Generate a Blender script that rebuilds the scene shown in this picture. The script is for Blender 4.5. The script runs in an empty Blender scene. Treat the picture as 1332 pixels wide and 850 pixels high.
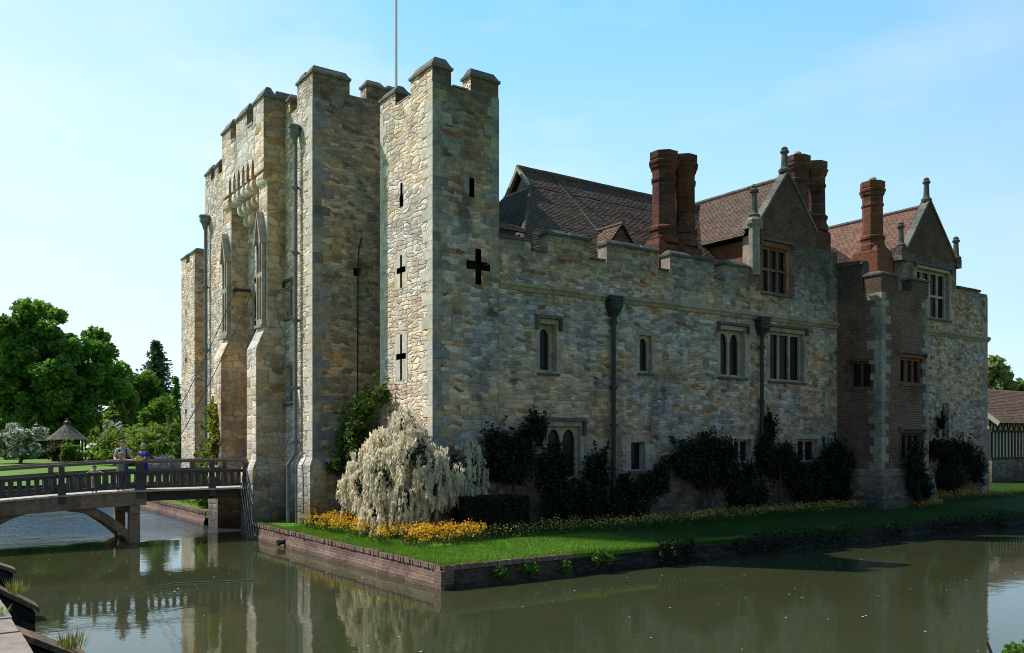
import bpy, bmesh, math, random
import numpy as np
from mathutils import Vector, Matrix, Euler
from mathutils.geometry import tessellate_polygon
random.seed(7); RS = np.random.RandomState(11)
C = bpy.context.scene.collection
PI = math.pi
# ------------------------------------------------------------------ helpers: objects
ORG = {}                                             # world origin of every thing, by object name
def tag(o, label=None, cat=None, group=None, kind=None):
    if label: o['label'] = label
    if cat: o['category'] = cat
    if group: o['group'] = group
    if kind: o['kind'] = kind
    return o
def empty(name, loc, label, cat, group=None):
    o = bpy.data.objects.new(name, None); C.objects.link(o); o.location = loc
    o.empty_display_size = .2
    ORG[o.name] = Vector(loc)
    return tag(o, label, cat, group)
def place(o, parent, at):
    if parent is not None:
        o.parent = parent; ORG[o.name] = ORG[parent.name]
    else:
        o.location = at; ORG[o.name] = Vector(at)
class MB:
    def __init__(s): s.v = []; s.f = []; s.m = []
    def quad(s, pts, m=0):
        n = len(s.v); s.v += [tuple(p) for p in pts]; s.f.append(tuple(range(n, n+len(pts)))); s.m.append(m)
    def hexa(s, p, m=0):                              # 8 points: bottom ring, top ring
        n = len(s.v); s.v += [tuple(q) for q in p]
        for f in ((3,2,1,0),(4,5,6,7),(0,1,5,4),(1,2,6,5),(2,3,7,6),(3,0,4,7)):
            s.f.append(tuple(n+i for i in f)); s.m.append(m)
    def box(s, x0, x1, y0, y1, z0, z1, m=0):
        s.hexa([(x0,y0,z0),(x1,y0,z0),(x1,y1,z0),(x0,y1,z0),(x0,y0,z1),(x1,y0,z1),(x1,y1,z1),(x0,y1,z1)], m)
    def prism(s, poly, vec, m=0):                     # planar polygon (3d points) extruded along vec
        n = len(poly); k = len(s.v); vec = Vector(vec)
        s.v += [tuple(p) for p in poly] + [tuple(Vector(p)+vec) for p in poly]
        s.f.append(tuple(k+i for i in range(n))[::-1]); s.m.append(m)
        s.f.append(tuple(k+n+i for i in range(n))); s.m.append(m)
        for i in range(n):
            j = (i+1) % n; s.f.append((k+i, k+j, k+n+j, k+n+i)); s.m.append(m)
    def plate(s, outer, holes, T, d0, d1, m=0):       # 2d outer polygon with 2d holes, T(u,d,z) -> point
        loops = [outer]+holes
        pts = [p for l in loops for p in l]
        tris = tessellate_polygon([[Vector((p[0], p[1], 0)) for p in l] for l in loops])
        for d in (d0, d1):
            k = len(s.v); s.v += [tuple(T(p[0], d, p[1])) for p in pts]
            for t in tris: s.f.append((k+t[0], k+t[1], k+t[2])); s.m.append(m)
        for l in loops:
            for i in range(len(l)):
                a, b = l[i], l[(i+1) % len(l)]
                s.quad([T(a[0],d0,a[1]), T(b[0],d0,b[1]), T(b[0],d1,b[1]), T(a[0],d1,a[1])], m)
    def tube(s, pts, r, n=8, m=0, cap=True):
        pts = [Vector(p) for p in pts]
        rr = r if isinstance(r, (list, tuple)) else [r]*len(pts)
        k = len(s.v); prev = None
        for i, p in enumerate(pts):
            d = (pts[min(i+1, len(pts)-1)]-pts[max(i-1, 0)])
            d = d.normalized() if d.length > 1e-9 else Vector((0,0,1))
            if prev is None:
                a = d.orthogonal().normalized()
            else:
                a = (prev-d*prev.dot(d))
                a = a.normalized() if a.length > 1e-6 else d.orthogonal().normalized()
            prev = a; b = d.cross(a)
            for j in range(n):
                t = 2*PI*j/n; s.v.append(tuple(p+(a*math.cos(t)+b*math.sin(t))*rr[i]))
        for i in range(len(pts)-1):
            for j in range(n):
                q = (j+1) % n
                s.f.append((k+i*n+j, k+i*n+q, k+(i+1)*n+q, k+(i+1)*n+j)); s.m.append(m)
        if cap:
            s.f.append(tuple(k+j for j in range(n))[::-1]); s.m.append(m)
            e = k+(len(pts)-1)*n; s.f.append(tuple(e+j for j in range(n))); s.m.append(m)
    def lathe(s, prof, c, n=16, m=0, ph=0):            # prof [(r,z)]
        k = len(s.v)
        for r, z in prof:
            for j in range(n):
                t = 2*PI*(j+ph)/n; s.v.append((c[0]+r*math.cos(t), c[1]+r*math.sin(t), c[2]+z))
        for i in range(len(prof)-1):
            for j in range(n):
                q = (j+1) % n
                s.f.append((k+i*n+j, k+i*n+q, k+(i+1)*n+q, k+(i+1)*n+j)); s.m.append(m)
        s.f.append(tuple(k+j for j in range(n))[::-1]); s.m.append(m)
        e = k+(len(prof)-1)*n; s.f.append(tuple(e+j for j in range(n))); s.m.append(m)
    def ball(s, c, r, n=8, m=0):
        r = (r, r, r) if not isinstance(r, (tuple, list)) else r
        prof = [(math.sin(PI*i/n), -math.cos(PI*i/n)) for i in range(n+1)]
        k = len(s.v)
        for a, z in prof:
            for j in range(n):
                t = 2*PI*j/n; s.v.append((c[0]+r[0]*a*math.cos(t), c[1]+r[1]*a*math.sin(t), c[2]+r[2]*z))
        for i in range(n):
            for j in range(n):
                q = (j+1) % n; s.f.append((k+i*n+j, k+i*n+q, k+(i+1)*n+q, k+(i+1)*n+j)); s.m.append(m)
    def build(s, name, mats, parent=None, label=None, at=None, smooth=False, cat=None, group=None, kind=None):
        if not isinstance(mats, (list, tuple)): mats = [mats]
        if parent is not None: o0 = ORG[parent.name]
        elif at is not None: o0 = Vector(at)
        else:
            a = np.array(s.v); o0 = Vector(((a[:,0].min()+a[:,0].max())/2, (a[:,1].min()+a[:,1].max())/2, a[:,2].min()))
        me = bpy.data.meshes.new(name)
        me.from_pydata([(p[0]-o0.x, p[1]-o0.y, p[2]-o0.z) for p in s.v], [], s.f)
        for mt in mats: me.materials.append(mt)
        me.polygons.foreach_set('material_index', s.m)
        if smooth: me.polygons.foreach_set('use_smooth', [True]*len(s.f))
        me.update()
        o = bpy.data.objects.new(name, me); C.objects.link(o)
        place(o, parent, o0)
        return tag(o, label, cat, group, kind)
def fan_mesh(name, P, A, B, mats, parent=None, at=None, **kw):    # many diamonds: centre P, half axes A, B
    n = len(P); o0 = np.array(ORG[parent.name] if parent is not None else at)
    V = np.stack([P-A, P-B, P+A, P+B], 1).reshape(-1, 3)-o0
    me = bpy.data.meshes.new(name)
    me.vertices.add(4*n); me.vertices.foreach_set('co', V.astype(np.float32).ravel())
    me.loops.add(4*n); me.loops.foreach_set('vertex_index', np.arange(4*n, dtype=np.int32))
    me.polygons.add(n); me.polygons.foreach_set('loop_start', np.arange(n, dtype=np.int32)*4)
    try: me.polygons.foreach_set('loop_total', np.full(n, 4, np.int32))
    except Exception: pass
    me.materials.append(mats); me.update(calc_edges=True); me.validate()
    o = bpy.data.objects.new(name, me); C.objects.link(o); place(o, parent, Vector(o0))
    return tag(o, **kw)
def rdir(n):
    d = RS.normal(size=(n, 3)); return d/np.linalg.norm(d, axis=1)[:, None]
def leaves(name, P, size, mat, parent=None, at=None, asp=.55, flat=.35, **kw):
    n = len(P); a = rdir(n); a[:, 2] *= (1-flat); a /= np.linalg.norm(a, axis=1)[:, None]
    b = np.cross(a, rdir(n)); b /= np.linalg.norm(b, axis=1)[:, None]
    s = size*(.6+.8*RS.rand(n))[:, None]
    return fan_mesh(name, P, a*s, b*s*asp, mat, parent, at, **kw)
def shell(n, c, r, fill=.35):                          # points near the surface of an ellipsoid
    d = rdir(n); k = 1-fill*RS.rand(n)**1.5
    return np.array(c)+d*np.array(r)*k[:, None]
# ------------------------------------------------------------------ helpers: materials
class NT:
    def __init__(s, name):
        s.mat = bpy.data.materials.new(name); s.mat.use_nodes = True; s.t = s.mat.node_tree; s.t.nodes.clear()
        s.out = s.t.nodes.new('ShaderNodeOutputMaterial')
    def n(s, typ, ins=None, **at):
        q = s.t.nodes.new('ShaderNode'+typ)
        for k, v in at.items(): setattr(q, k, v)
        for k, v in (ins or {}).items():
            i = q.inputs[k]
            if hasattr(v, 'is_linked') or isinstance(v, bpy.types.NodeSocket): s.t.links.new(v, i)
            else: i.default_value = v
        return q
    def math(s, op, a, b=None, c=None):
        ins = {0: a}
        if b is not None: ins[1] = b
        if c is not None: ins[2] = c
        return s.n('Math', ins, operation=op).outputs[0]
    def mix(s, f, a, b, mode='MIX'):
        q = s.n('Mix', None, data_type='RGBA', blend_type=mode)
        for i, v in ((0, f), (6, a), (7, b)):
            if isinstance(v, bpy.types.NodeSocket): s.t.links.new(v, q.inputs[i])
            else: q.inputs[i].default_value = v if i == 0 else (tuple(v)+(1,))[:4]
        return q.outputs[2]
    def ramp(s, f, stops, interp='LINEAR'):
        q = s.n('ValToRGB', {0: f}); cr = q.color_ramp; cr.interpolation = interp
        while len(cr.elements) > 1: cr.elements.remove(cr.elements[-1])
        for i, (p, c) in enumerate(stops):
            e = cr.elements[0] if i == 0 else cr.elements.new(p)
            e.position = p; e.color = (tuple(c)+(1,))[:4] if isinstance(c, (tuple, list)) else (c, c, c, 1)
        return q.outputs[0]
    def noise(s, vec, scale, det=4, rough=.6, col=False):
        q = s.n('TexNoise', {'Scale': scale, 'Detail': det, 'Roughness': rough, **({'Vector': vec} if vec is not None else {})})
        return q.outputs['Color' if col else 'Fac']
    def rng(s, v, a, b, c=0, d=1):
        return s.n('MapRange', {0: v, 1: a, 2: b, 3: c, 4: d}).outputs[0]
    def bsdf(s, col, rough=.8, normal=None, **kw):
        q = s.n('BsdfPrincipled', {'Roughness': rough})
        for k, v in {'Base Color': col, **kw}.items():
            if isinstance(v, bpy.types.NodeSocket): s.t.links.new(v, q.inputs[k])
            else: q.inputs[k].default_value = (tuple(v)+(1,))[:4] if isinstance(v, (tuple, list)) else v
        if normal is not None: s.t.links.new(normal, q.inputs['Normal'])
        return q
    def end(s, sh):
        s.t.links.new(sh.outputs[0] if hasattr(sh, 'outputs') else sh, s.out.inputs[0]); return s.mat
    def bump(s, h, strength=.5, dist=.03):
        return s.n('Bump', {'Height': h, 'Strength': strength, 'Distance': dist}).outputs[0]
    def uz(s):                                        # wall coordinates: x+y along the wall, z up
        p = s.n('NewGeometry').outputs['Position']; x = s.n('SeparateXYZ', {0: p})
        u = s.math('ADD', x.outputs[0], x.outputs[1])
        return p, u, x.outputs[2], s.n('CombineXYZ', {0: u, 1: x.outputs[2]}).outputs[0]
def rubble(name, cols, mortar, w=.34, h=.155, dark=.5, top=(99, 99), foot=None, bump=.9, vlo=.55, vhi=1.3, dist=.045, mort=1.0, hs=1.0, rnd=.74):
    t = NT(name); p, u, z, uv = t.uz()
    w1 = t.noise(uv, 1.1, 2, .5, True); w2 = t.noise(uv, 7, 2, .5, True)
    off = t.n('VectorMath', {0: w1, 1: (.5, .5, .5)}, operation='SUBTRACT').outputs[0]
    off2 = t.n('VectorMath', {0: w2, 1: (.5, .5, .5)}, operation='SUBTRACT').outputs[0]
    a = t.n('VectorMath', {0: off, 'Scale': .24}, operation='SCALE').outputs[0]
    b = t.n('VectorMath', {0: off2, 'Scale': .075}, operation='SCALE').outputs[0]
    q = t.n('VectorMath', {0: uv, 1: a}, operation='ADD').outputs[0]
    q = t.n('VectorMath', {0: q, 1: b}, operation='ADD').outputs[0]
    q = t.n('VectorMath', {0: q, 1: (1/w, 1/h, 1)}, operation='MULTIPLY').outputs[0]
    def vor(scale):
        v1 = t.n('TexVoronoi', {'Vector': q, 'Scale': scale, 'Randomness': rnd}, voronoi_dimensions='2D', distance='CHEBYCHEV')
        v2 = t.n('TexVoronoi', {'Vector': q, 'Scale': scale, 'Randomness': rnd}, voronoi_dimensions='2D', distance='CHEBYCHEV', feature='F2')
        return v1.outputs['Color'], t.math('SUBTRACT', v2.outputs['Distance'], v1.outputs['Distance'])
    c1, e1 = vor(1.0); c2, e2 = vor(.72)
    big = t.rng(t.noise(uv, .9, 2), .47, .56)
    col = t.mix(big, c1, c2); ed = t.n('Mix', {0: big, 2: e1, 3: e2}, data_type='FLOAT').outputs[0]
    sep = t.n('SeparateColor', {0: col})
    base = t.ramp(sep.outputs[0], cols)
    val = t.rng(sep.outputs[1], 0, 1, vlo, vhi)
    base = t.mix(1, base, t.n('CombineXYZ', {0: val, 1: val, 2: val}).outputs[0], 'MULTIPLY')
    fine = t.noise(p, 16, 5, .7)
    base = t.mix(.75, base, t.ramp(fine, [(.25, .58), (.75, 1.32)]), 'MULTIPLY')
    mm = t.rng(ed, .02, .11, 1-mort, 1)
    base = t.mix(mm, mortar, base)
    hue = t.rng(t.noise(p, .33, 3, .5), .42, .6)         # whole areas rebuilt in warmer or greyer stone
    base = t.mix(1, base, t.mix(hue, (1+.08*hs, 1-.04*hs, 1-.12*hs), (1-.08*hs, 1-.065*hs, 1+.02*hs)), 'MULTIPLY')
    blk = t.math('MULTIPLY', t.rng(t.noise(p, 1.1, 6, .72), .51, .66), t.rng(t.noise(p, .3, 2), .45, .6))
    base = t.mix(t.math('MULTIPLY', blk, dark*1.1), base, (.06, .058, .052))
    # weathering: streaks, patches and tops
    st = t.n('VectorMath', {0: uv, 1: (1.0, .22, 1)}, operation='MULTIPLY').outputs[0]
    stain = t.rng(t.noise(st, 1.3, 5, .65), .5, .72)
    base = t.mix(t.math('MULTIPLY', stain, dark), base, t.mix(1, base, (.30, .29, .27), 'MULTIPLY'))
    patch = t.rng(t.noise(p, .55, 4, .6), .56, .7)
    base = t.mix(t.math('MULTIPLY', patch, .4), base, t.mix(1, base, (.95, .72, .48), 'MULTIPLY'))
    if top[0] < 90:
        zz = t.math('ADD', z, t.math('MULTIPLY', t.math('SUBTRACT', t.noise(p, 1.6, 5, .7), .5), 3.2))
        base = t.mix(t.rng(zz, top[0], top[1], 0, .82), base, (.045, .043, .038))
    if foot:
        zz = t.math('ADD', z, t.math('MULTIPLY', t.math('SUBTRACT', t.noise(p, 1.2, 4), .5), 2))
        base = t.mix(t.rng(zz, foot[0], foot[1], .88, 0), base, (.045, .048, .04))  # shade painted into the stone, darker towards the wall foot
    hgt = t.math('ADD', t.math('MULTIPLY', t.rng(ed, .0, .3), .7), t.math('MULTIPLY', fine, .35))
    hgt = t.math('ADD', hgt, t.math('MULTIPLY', sep.outputs[2], .35))
    return t.end(t.bsdf(base, .93, t.bump(hgt, bump, dist), **{'Specular IOR Level': .2}))
def bricks(name, c1, c2, mortar, bw=.23, rh=.078, ms=.012, dark=.5, lich=None, off=.5, bump=.5, var=(.6, 1.35), dist=.012, top=None):
    t = NT(name); p, u, z, uv = t.uz()
    wob = t.n('VectorMath', {0: t.n('VectorMath', {0: t.noise(uv, 2.5, 2, .5, True), 1: (.5, .5, .5)}, operation='SUBTRACT').outputs[0], 'Scale': rh*.35}, operation='SCALE').outputs[0]
    uv2 = t.n('VectorMath', {0: uv, 1: wob}, operation='ADD').outputs[0]
    b = t.n('TexBrick', {'Vector': uv2, 'Color1': tuple(c1)+(1,), 'Color2': tuple(c2)+(1,), 'Mortar': tuple(mortar)+(1,), 'Scale': 1, 'Mortar Size': ms, 'Mortar Smooth': .3, 'Bias': 0, 'Brick Width': bw, 'Row Height': rh})
    b.offset = off
    base = b.outputs['Color']
    base = t.mix(1, base, t.ramp(t.noise(p, 9, 5, .7), [(.25, var[0]), (.75, var[1])]), 'MULTIPLY')
    stain = t.rng(t.noise(p, .8, 5, .65), .45, .7)
    base = t.mix(t.math('MULTIPLY', stain, dark), base, t.mix(1, base, (.22, .2, .2), 'MULTIPLY'))
    if lich: base = t.mix(t.rng(t.noise(p, 5, 4, .7), .62, .72, 0, .7), base, lich)
    if top:
        zz = t.math('ADD', z, t.math('MULTIPLY', t.math('SUBTRACT', t.noise(p, 1.6, 5, .7), .5), 2.4))
        base = t.mix(t.rng(zz, top[0], top[1], 0, .8), base, (.045, .04, .035))
    h = t.math('ADD', t.math('MULTIPLY', b.outputs['Fac'], -.8), t.math('MULTIPLY', t.noise(p, 20, 4), .4))
    return t.end(t.bsdf(base, .92, t.bump(h, bump, dist), **{'Specular IOR Level': .2}))
def island(name, stops, rough=.85, nscale=8, nvar=(.65, 1.3), bump=.4, dist=.01, trans=0, spec=.25, stain=None, lich=None, tt=(1.25, 1.35, .55)):
    t = NT(name); g = t.n('NewGeometry'); p = g.outputs['Position']
    base = t.ramp(g.outputs['Random Per Island'], stops)
    f = t.noise(p, nscale, 5, .65)
    base = t.mix(1, base, t.ramp(f, [(.25, nvar[0]), (.75, nvar[1])]), 'MULTIPLY')
    if stain: base = t.mix(t.rng(t.noise(p, stain[0], 5, .65), .48, .68, 0, stain[1]), base, stain[2])
    if lich: base = t.mix(t.rng(t.noise(p, lich[0], 4, .75), lich[1], lich[1]+.08, 0, .75), base, lich[2])
    sh = t.bsdf(base, rough, t.bump(f, bump, dist) if bump else None, **{'Specular IOR Level': spec})
    if trans:
        tr = t.n('BsdfTranslucent', {'Color': t.mix(1, base, tt, 'MULTIPLY')})
        m = t.n('MixShader', {0: trans}); t.t.links.new(sh.outputs[0], m.inputs[1]); t.t.links.new(tr.outputs[0], m.inputs[2]); sh = m
    return t.end(sh)
def plain(name, col, rough=.7, nscale=6, var=.25, bump=.2, metal=0, spec=.4, dist=.01):
    t = NT(name); p = t.n('NewGeometry').outputs['Position']; f = t.noise(p, nscale, 5, .65)
    base = t.mix(1, col, t.ramp(f, [(.25, 1-var), (.75, 1+var)]), 'MULTIPLY')
    return t.end(t.bsdf(base, rough, t.bump(f, bump, dist) if bump else None, Metallic=metal, **{'Specular IOR Level': spec}))
def leafmat(name, stops, trans=.3, rough=.55, tt=(1.25, 1.35, .55)):
    return island(name, stops, rough, 1.2, (.7, 1.25), 0, trans=trans, spec=.25, tt=tt)
M = {}
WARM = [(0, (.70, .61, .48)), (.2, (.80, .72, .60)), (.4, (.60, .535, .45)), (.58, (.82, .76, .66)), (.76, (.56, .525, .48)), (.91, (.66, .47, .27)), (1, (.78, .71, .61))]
GREY = [(0, (.64, .51, .35)), (.18, (.73, .61, .45)), (.34, (.47, .45, .42)), (.5, (.72, .65, .53)), (.66, (.54, .52, .49)), (.76, (.64, .50, .32)), (.86, (.36, .32, .27)), (.93, (.60, .36, .15)), (.972, (.42, .17, .08)), (1, (.60, .56, .49))]  # WARM toned down: shade painted into the stone of the -Y walls
BROWN = [(0, (.60, .46, .29)), (.25, (.72, .58, .40)), (.5, (.46, .38, .28)), (.7, (.66, .51, .32)), (.88, (.66, .42, .19)), (1, (.36, .31, .26))]  # brown version of the stone, shade tone painted on gatehouse -Y faces
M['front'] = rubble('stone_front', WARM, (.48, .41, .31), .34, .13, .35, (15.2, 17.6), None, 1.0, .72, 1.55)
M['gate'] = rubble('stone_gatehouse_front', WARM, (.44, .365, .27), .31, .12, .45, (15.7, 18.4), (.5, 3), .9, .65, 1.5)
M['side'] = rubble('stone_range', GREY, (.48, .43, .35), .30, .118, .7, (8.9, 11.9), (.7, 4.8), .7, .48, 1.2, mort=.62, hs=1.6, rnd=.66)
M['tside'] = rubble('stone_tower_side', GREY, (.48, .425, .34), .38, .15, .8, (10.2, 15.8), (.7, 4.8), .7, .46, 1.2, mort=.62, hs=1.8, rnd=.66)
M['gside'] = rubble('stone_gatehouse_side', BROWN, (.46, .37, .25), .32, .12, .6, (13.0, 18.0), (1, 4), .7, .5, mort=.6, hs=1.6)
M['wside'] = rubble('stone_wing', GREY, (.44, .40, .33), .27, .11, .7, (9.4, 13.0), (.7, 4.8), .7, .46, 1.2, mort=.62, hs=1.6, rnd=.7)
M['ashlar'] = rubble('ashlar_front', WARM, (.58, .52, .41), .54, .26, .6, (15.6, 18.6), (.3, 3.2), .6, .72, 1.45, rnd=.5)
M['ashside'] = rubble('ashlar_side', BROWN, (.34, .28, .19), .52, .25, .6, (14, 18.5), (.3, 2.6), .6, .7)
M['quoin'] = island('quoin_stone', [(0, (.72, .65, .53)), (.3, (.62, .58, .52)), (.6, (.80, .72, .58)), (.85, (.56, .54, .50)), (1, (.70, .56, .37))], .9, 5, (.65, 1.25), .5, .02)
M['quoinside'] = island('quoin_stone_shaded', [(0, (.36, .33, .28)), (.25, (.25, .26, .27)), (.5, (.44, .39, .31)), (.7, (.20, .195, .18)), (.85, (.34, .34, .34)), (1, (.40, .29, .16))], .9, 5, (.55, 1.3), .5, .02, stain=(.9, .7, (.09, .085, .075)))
M['dress'] = island('dressed_stone', [(0, (.43, .365, .30)), (.5, (.50, .43, .35)), (1, (.37, .335, .29))], .9, 6, (.55, 1.25), .4, .015, stain=(1.3, .6, (.12, .11, .09)))
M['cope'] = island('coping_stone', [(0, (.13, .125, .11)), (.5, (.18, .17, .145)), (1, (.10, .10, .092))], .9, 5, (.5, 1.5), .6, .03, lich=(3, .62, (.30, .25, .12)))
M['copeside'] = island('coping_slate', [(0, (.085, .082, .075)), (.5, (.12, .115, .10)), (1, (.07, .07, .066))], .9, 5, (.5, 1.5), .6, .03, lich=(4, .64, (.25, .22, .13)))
M['brick'] = bricks('red_brick', (.30, .105, .058), (.20, .07, .045), (.25, .19, .14), .23, .078, .012, .55, (.10, .07, .055))
M['brickdark'] = bricks('gable_brick', (.16, .075, .045), (.075, .045, .035), (.17, .13, .10), .23, .085, .012, .65, (.24, .215, .17), top=(13.4, 16.5))
M['bricktower'] = bricks('turret_brick', (.185, .085, .055), (.105, .058, .045), (.26, .22, .175), .23, .08, .013, .6, (.07, .06, .055), top=(9.2, 12.5))
M['chim'] = bricks('chimney_brick', (.22, .065, .04), (.095, .036, .028), (.11, .08, .065), .22, .078, .011, .9, (.16, .10, .06))
M['chim2'] = bricks('chimney_brick_weathered', (.19, .075, .048), (.09, .045, .034), (.13, .10, .08), .22, .078, .011, .9, (.22, .17, .10))
M['chim3'] = bricks('chimney_brick_orange', (.27, .085, .042), (.14, .05, .03), (.15, .10, .07), .22, .078, .011, .7, (.28, .15, .08))
M['tile'] = island('roof_tile', [(0, (.15, .095, .068)), (.35, (.115, .078, .06)), (.6, (.19, .115, .075)), (.85, (.09, .07, .058)), (1, (.23, .14, .085))], .85, 4, (.6, 1.3), .3, .01, stain=(.6, .35, (.06, .05, .045)), lich=(7, .60, (.27, .255, .23)))
M['tilered'] = island('roof_tile_red', [(0, (.22, .115, .078)), (.35, (.17, .095, .068)), (.6, (.27, .145, .095)), (.85, (.14, .085, .066)), (1, (.31, .17, .11))], .85, 4, (.65, 1.25), .3, .01, stain=(.7, .3, (.13, .085, .065)))
M['ridge'] = island('ridge_tile', [(0, (.12, .10, .085)), (.5, (.16, .115, .085)), (1, (.10, .09, .075))], .9, 6, (.6, 1.3), .4, .02, lich=(4, .55, (.20, .17, .08)))
M['under'] = plain('roof_underlay', (.05, .04, .035), .9)
M['lead'] = plain('lead_pipe', (.022, .024, .028), .55, 5, .4, .3, 0, .5)
M['leadlit'] = plain('lead_pipe_grey', (.15, .17, .18), .6, 5, .4, .3, 0, .5)
M['iron'] = plain('dark_iron', (.03, .03, .032), .6, 8, .3, .3, .3, .5)
M['pane'] = None
M['void'] = plain('dark_recess', (.008, .008, .008), .9, 3, .3, 0)  # near-black colour painting the shade inside slits, openings and the gablet
M['barge'] = plain('pale_bargeboard', (.42, .38, .30), .8, 7, .35, .3)
M['oak'] = island('weathered_oak', [(0, (.27, .185, .12)), (.5, (.34, .24, .16)), (1, (.21, .15, .10))], .85, 7, (.55, 1.35), .5, .02)
M['oakdark'] = island('dark_oak', [(0, (.045, .038, .033)), (.5, (.062, .051, .042)), (1, (.036, .033, .03))], .8, 7, (.6, 1.4), .5, .015)
M['rail'] = island('stained_rail_oak', [(0, (.062, .058, .055)), (.5, (.085, .074, .066)), (1, (.050, .050, .050))], .75, 9, (.6, 1.4), .4, .01, spec=.35)
M['railtop'] = island('handrail_oak', [(0, (.14, .12, .10)), (1, (.18, .155, .125))], .7, 9, (.6, 1.4), .4, .01, spec=.35)
M['deck'] = island('deck_board', [(0, (.50, .45, .37)), (.5, (.58, .52, .43)), (1, (.44, .40, .33))], .85, 9, (.7, 1.25), .4, .01)
M['white'] = plain('white_paint', (.78, .77, .74), .5, 4, .06, 0)
def mk_pane():
    t = NT('leaded_glass'); p, u, z, uv = t.uz()
    b = t.n('TexBrick', {'Vector': uv, 'Color1': (.010, .011, .016, 1), 'Color2': (.005, .006, .010, 1), 'Mortar': (.022, .022, .022, 1), 'Scale': 1, 'Mortar Size': .009, 'Brick Width': .13, 'Row Height': .17}); b.offset = 0
    nn = t.noise(uv, 6, 2)
    return t.end(t.bsdf(b.outputs[0], .25, t.bump(nn, .4, .01), **{'Specular IOR Level': .22}))
M['pane'] = mk_pane()
# ------------------------------------------------------------------ castle building blocks
TY = lambda Y0: (lambda u, d, z: (u, Y0+d, z))         # wall facing -Y, d goes into the wall
TX = lambda X0: (lambda u, d, z: (X0+d, u, z))         # wall facing -X
def sheet(mb, T, u0, u1, z0, z1, holes=(), depth=.3, m=0, mr=None, mv=None):
    us = sorted(set([u0, u1]+[h[0] for h in holes]+[h[1] for h in holes])); zs = sorted(set([z0, z1]+[h[2] for h in holes]+[h[3] for h in holes]))
    us = [a for a in us if u0 <= a <= u1]; zs = [a for a in zs if z0 <= a <= z1]
    def inh(i, j):
        if i < 0 or j < 0 or i >= len(us)-1 or j >= len(zs)-1: return None
        a = (us[i]+us[i+1])/2; b = (zs[j]+zs[j+1])/2
        return any(h[0] < a < h[1] and h[2] < b < h[3] for h in holes)
    mr = m if mr is None else mr; mv = m if mv is None else mv
    for i in range(len(us)-1):
        for j in range(len(zs)-1):
            a, b, c, e = us[i], us[i+1], zs[j], zs[j+1]
            if not inh(i, j):
                mb.quad([T(a,0,c), T(b,0,c), T(b,0,e), T(a,0,e)], m)
            else:
                mb.quad([T(a,depth,c), T(b,depth,c), T(b,depth,e), T(a,depth,e)], mv)
                for (ii, jj, p, q) in ((i-1,j,(a,c),(a,e)), (i+1,j,(b,c),(b,e)), (i,j-1,(a,c),(b,c)), (i,j+1,(a,e),(b,e))):
                    if inh(ii, jj) is False:
                        mb.quad([T(p[0],0,p[1]), T(q[0],0,q[1]), T(q[0],depth,q[1]), T(p[0],depth,p[1])], mr)
def arch(a, b, z0, z1, n=6):                            # pointed light outline
    w = b-a; zs = z1-w*.75; pts = [(a, z0), (b, z0)]
    for i in range(n+1):
        t = i/n; pts.append((b-w*.5*t**1.6, zs+(z1-zs)*math.sin(t*PI/2)**.9))
    for i in range(n-1, -1, -1):
        t = i/n; pts.append((a+w*.5*t**1.6, zs+(z1-zs)*math.sin(t*PI/2)**.9))
    return pts
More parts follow.
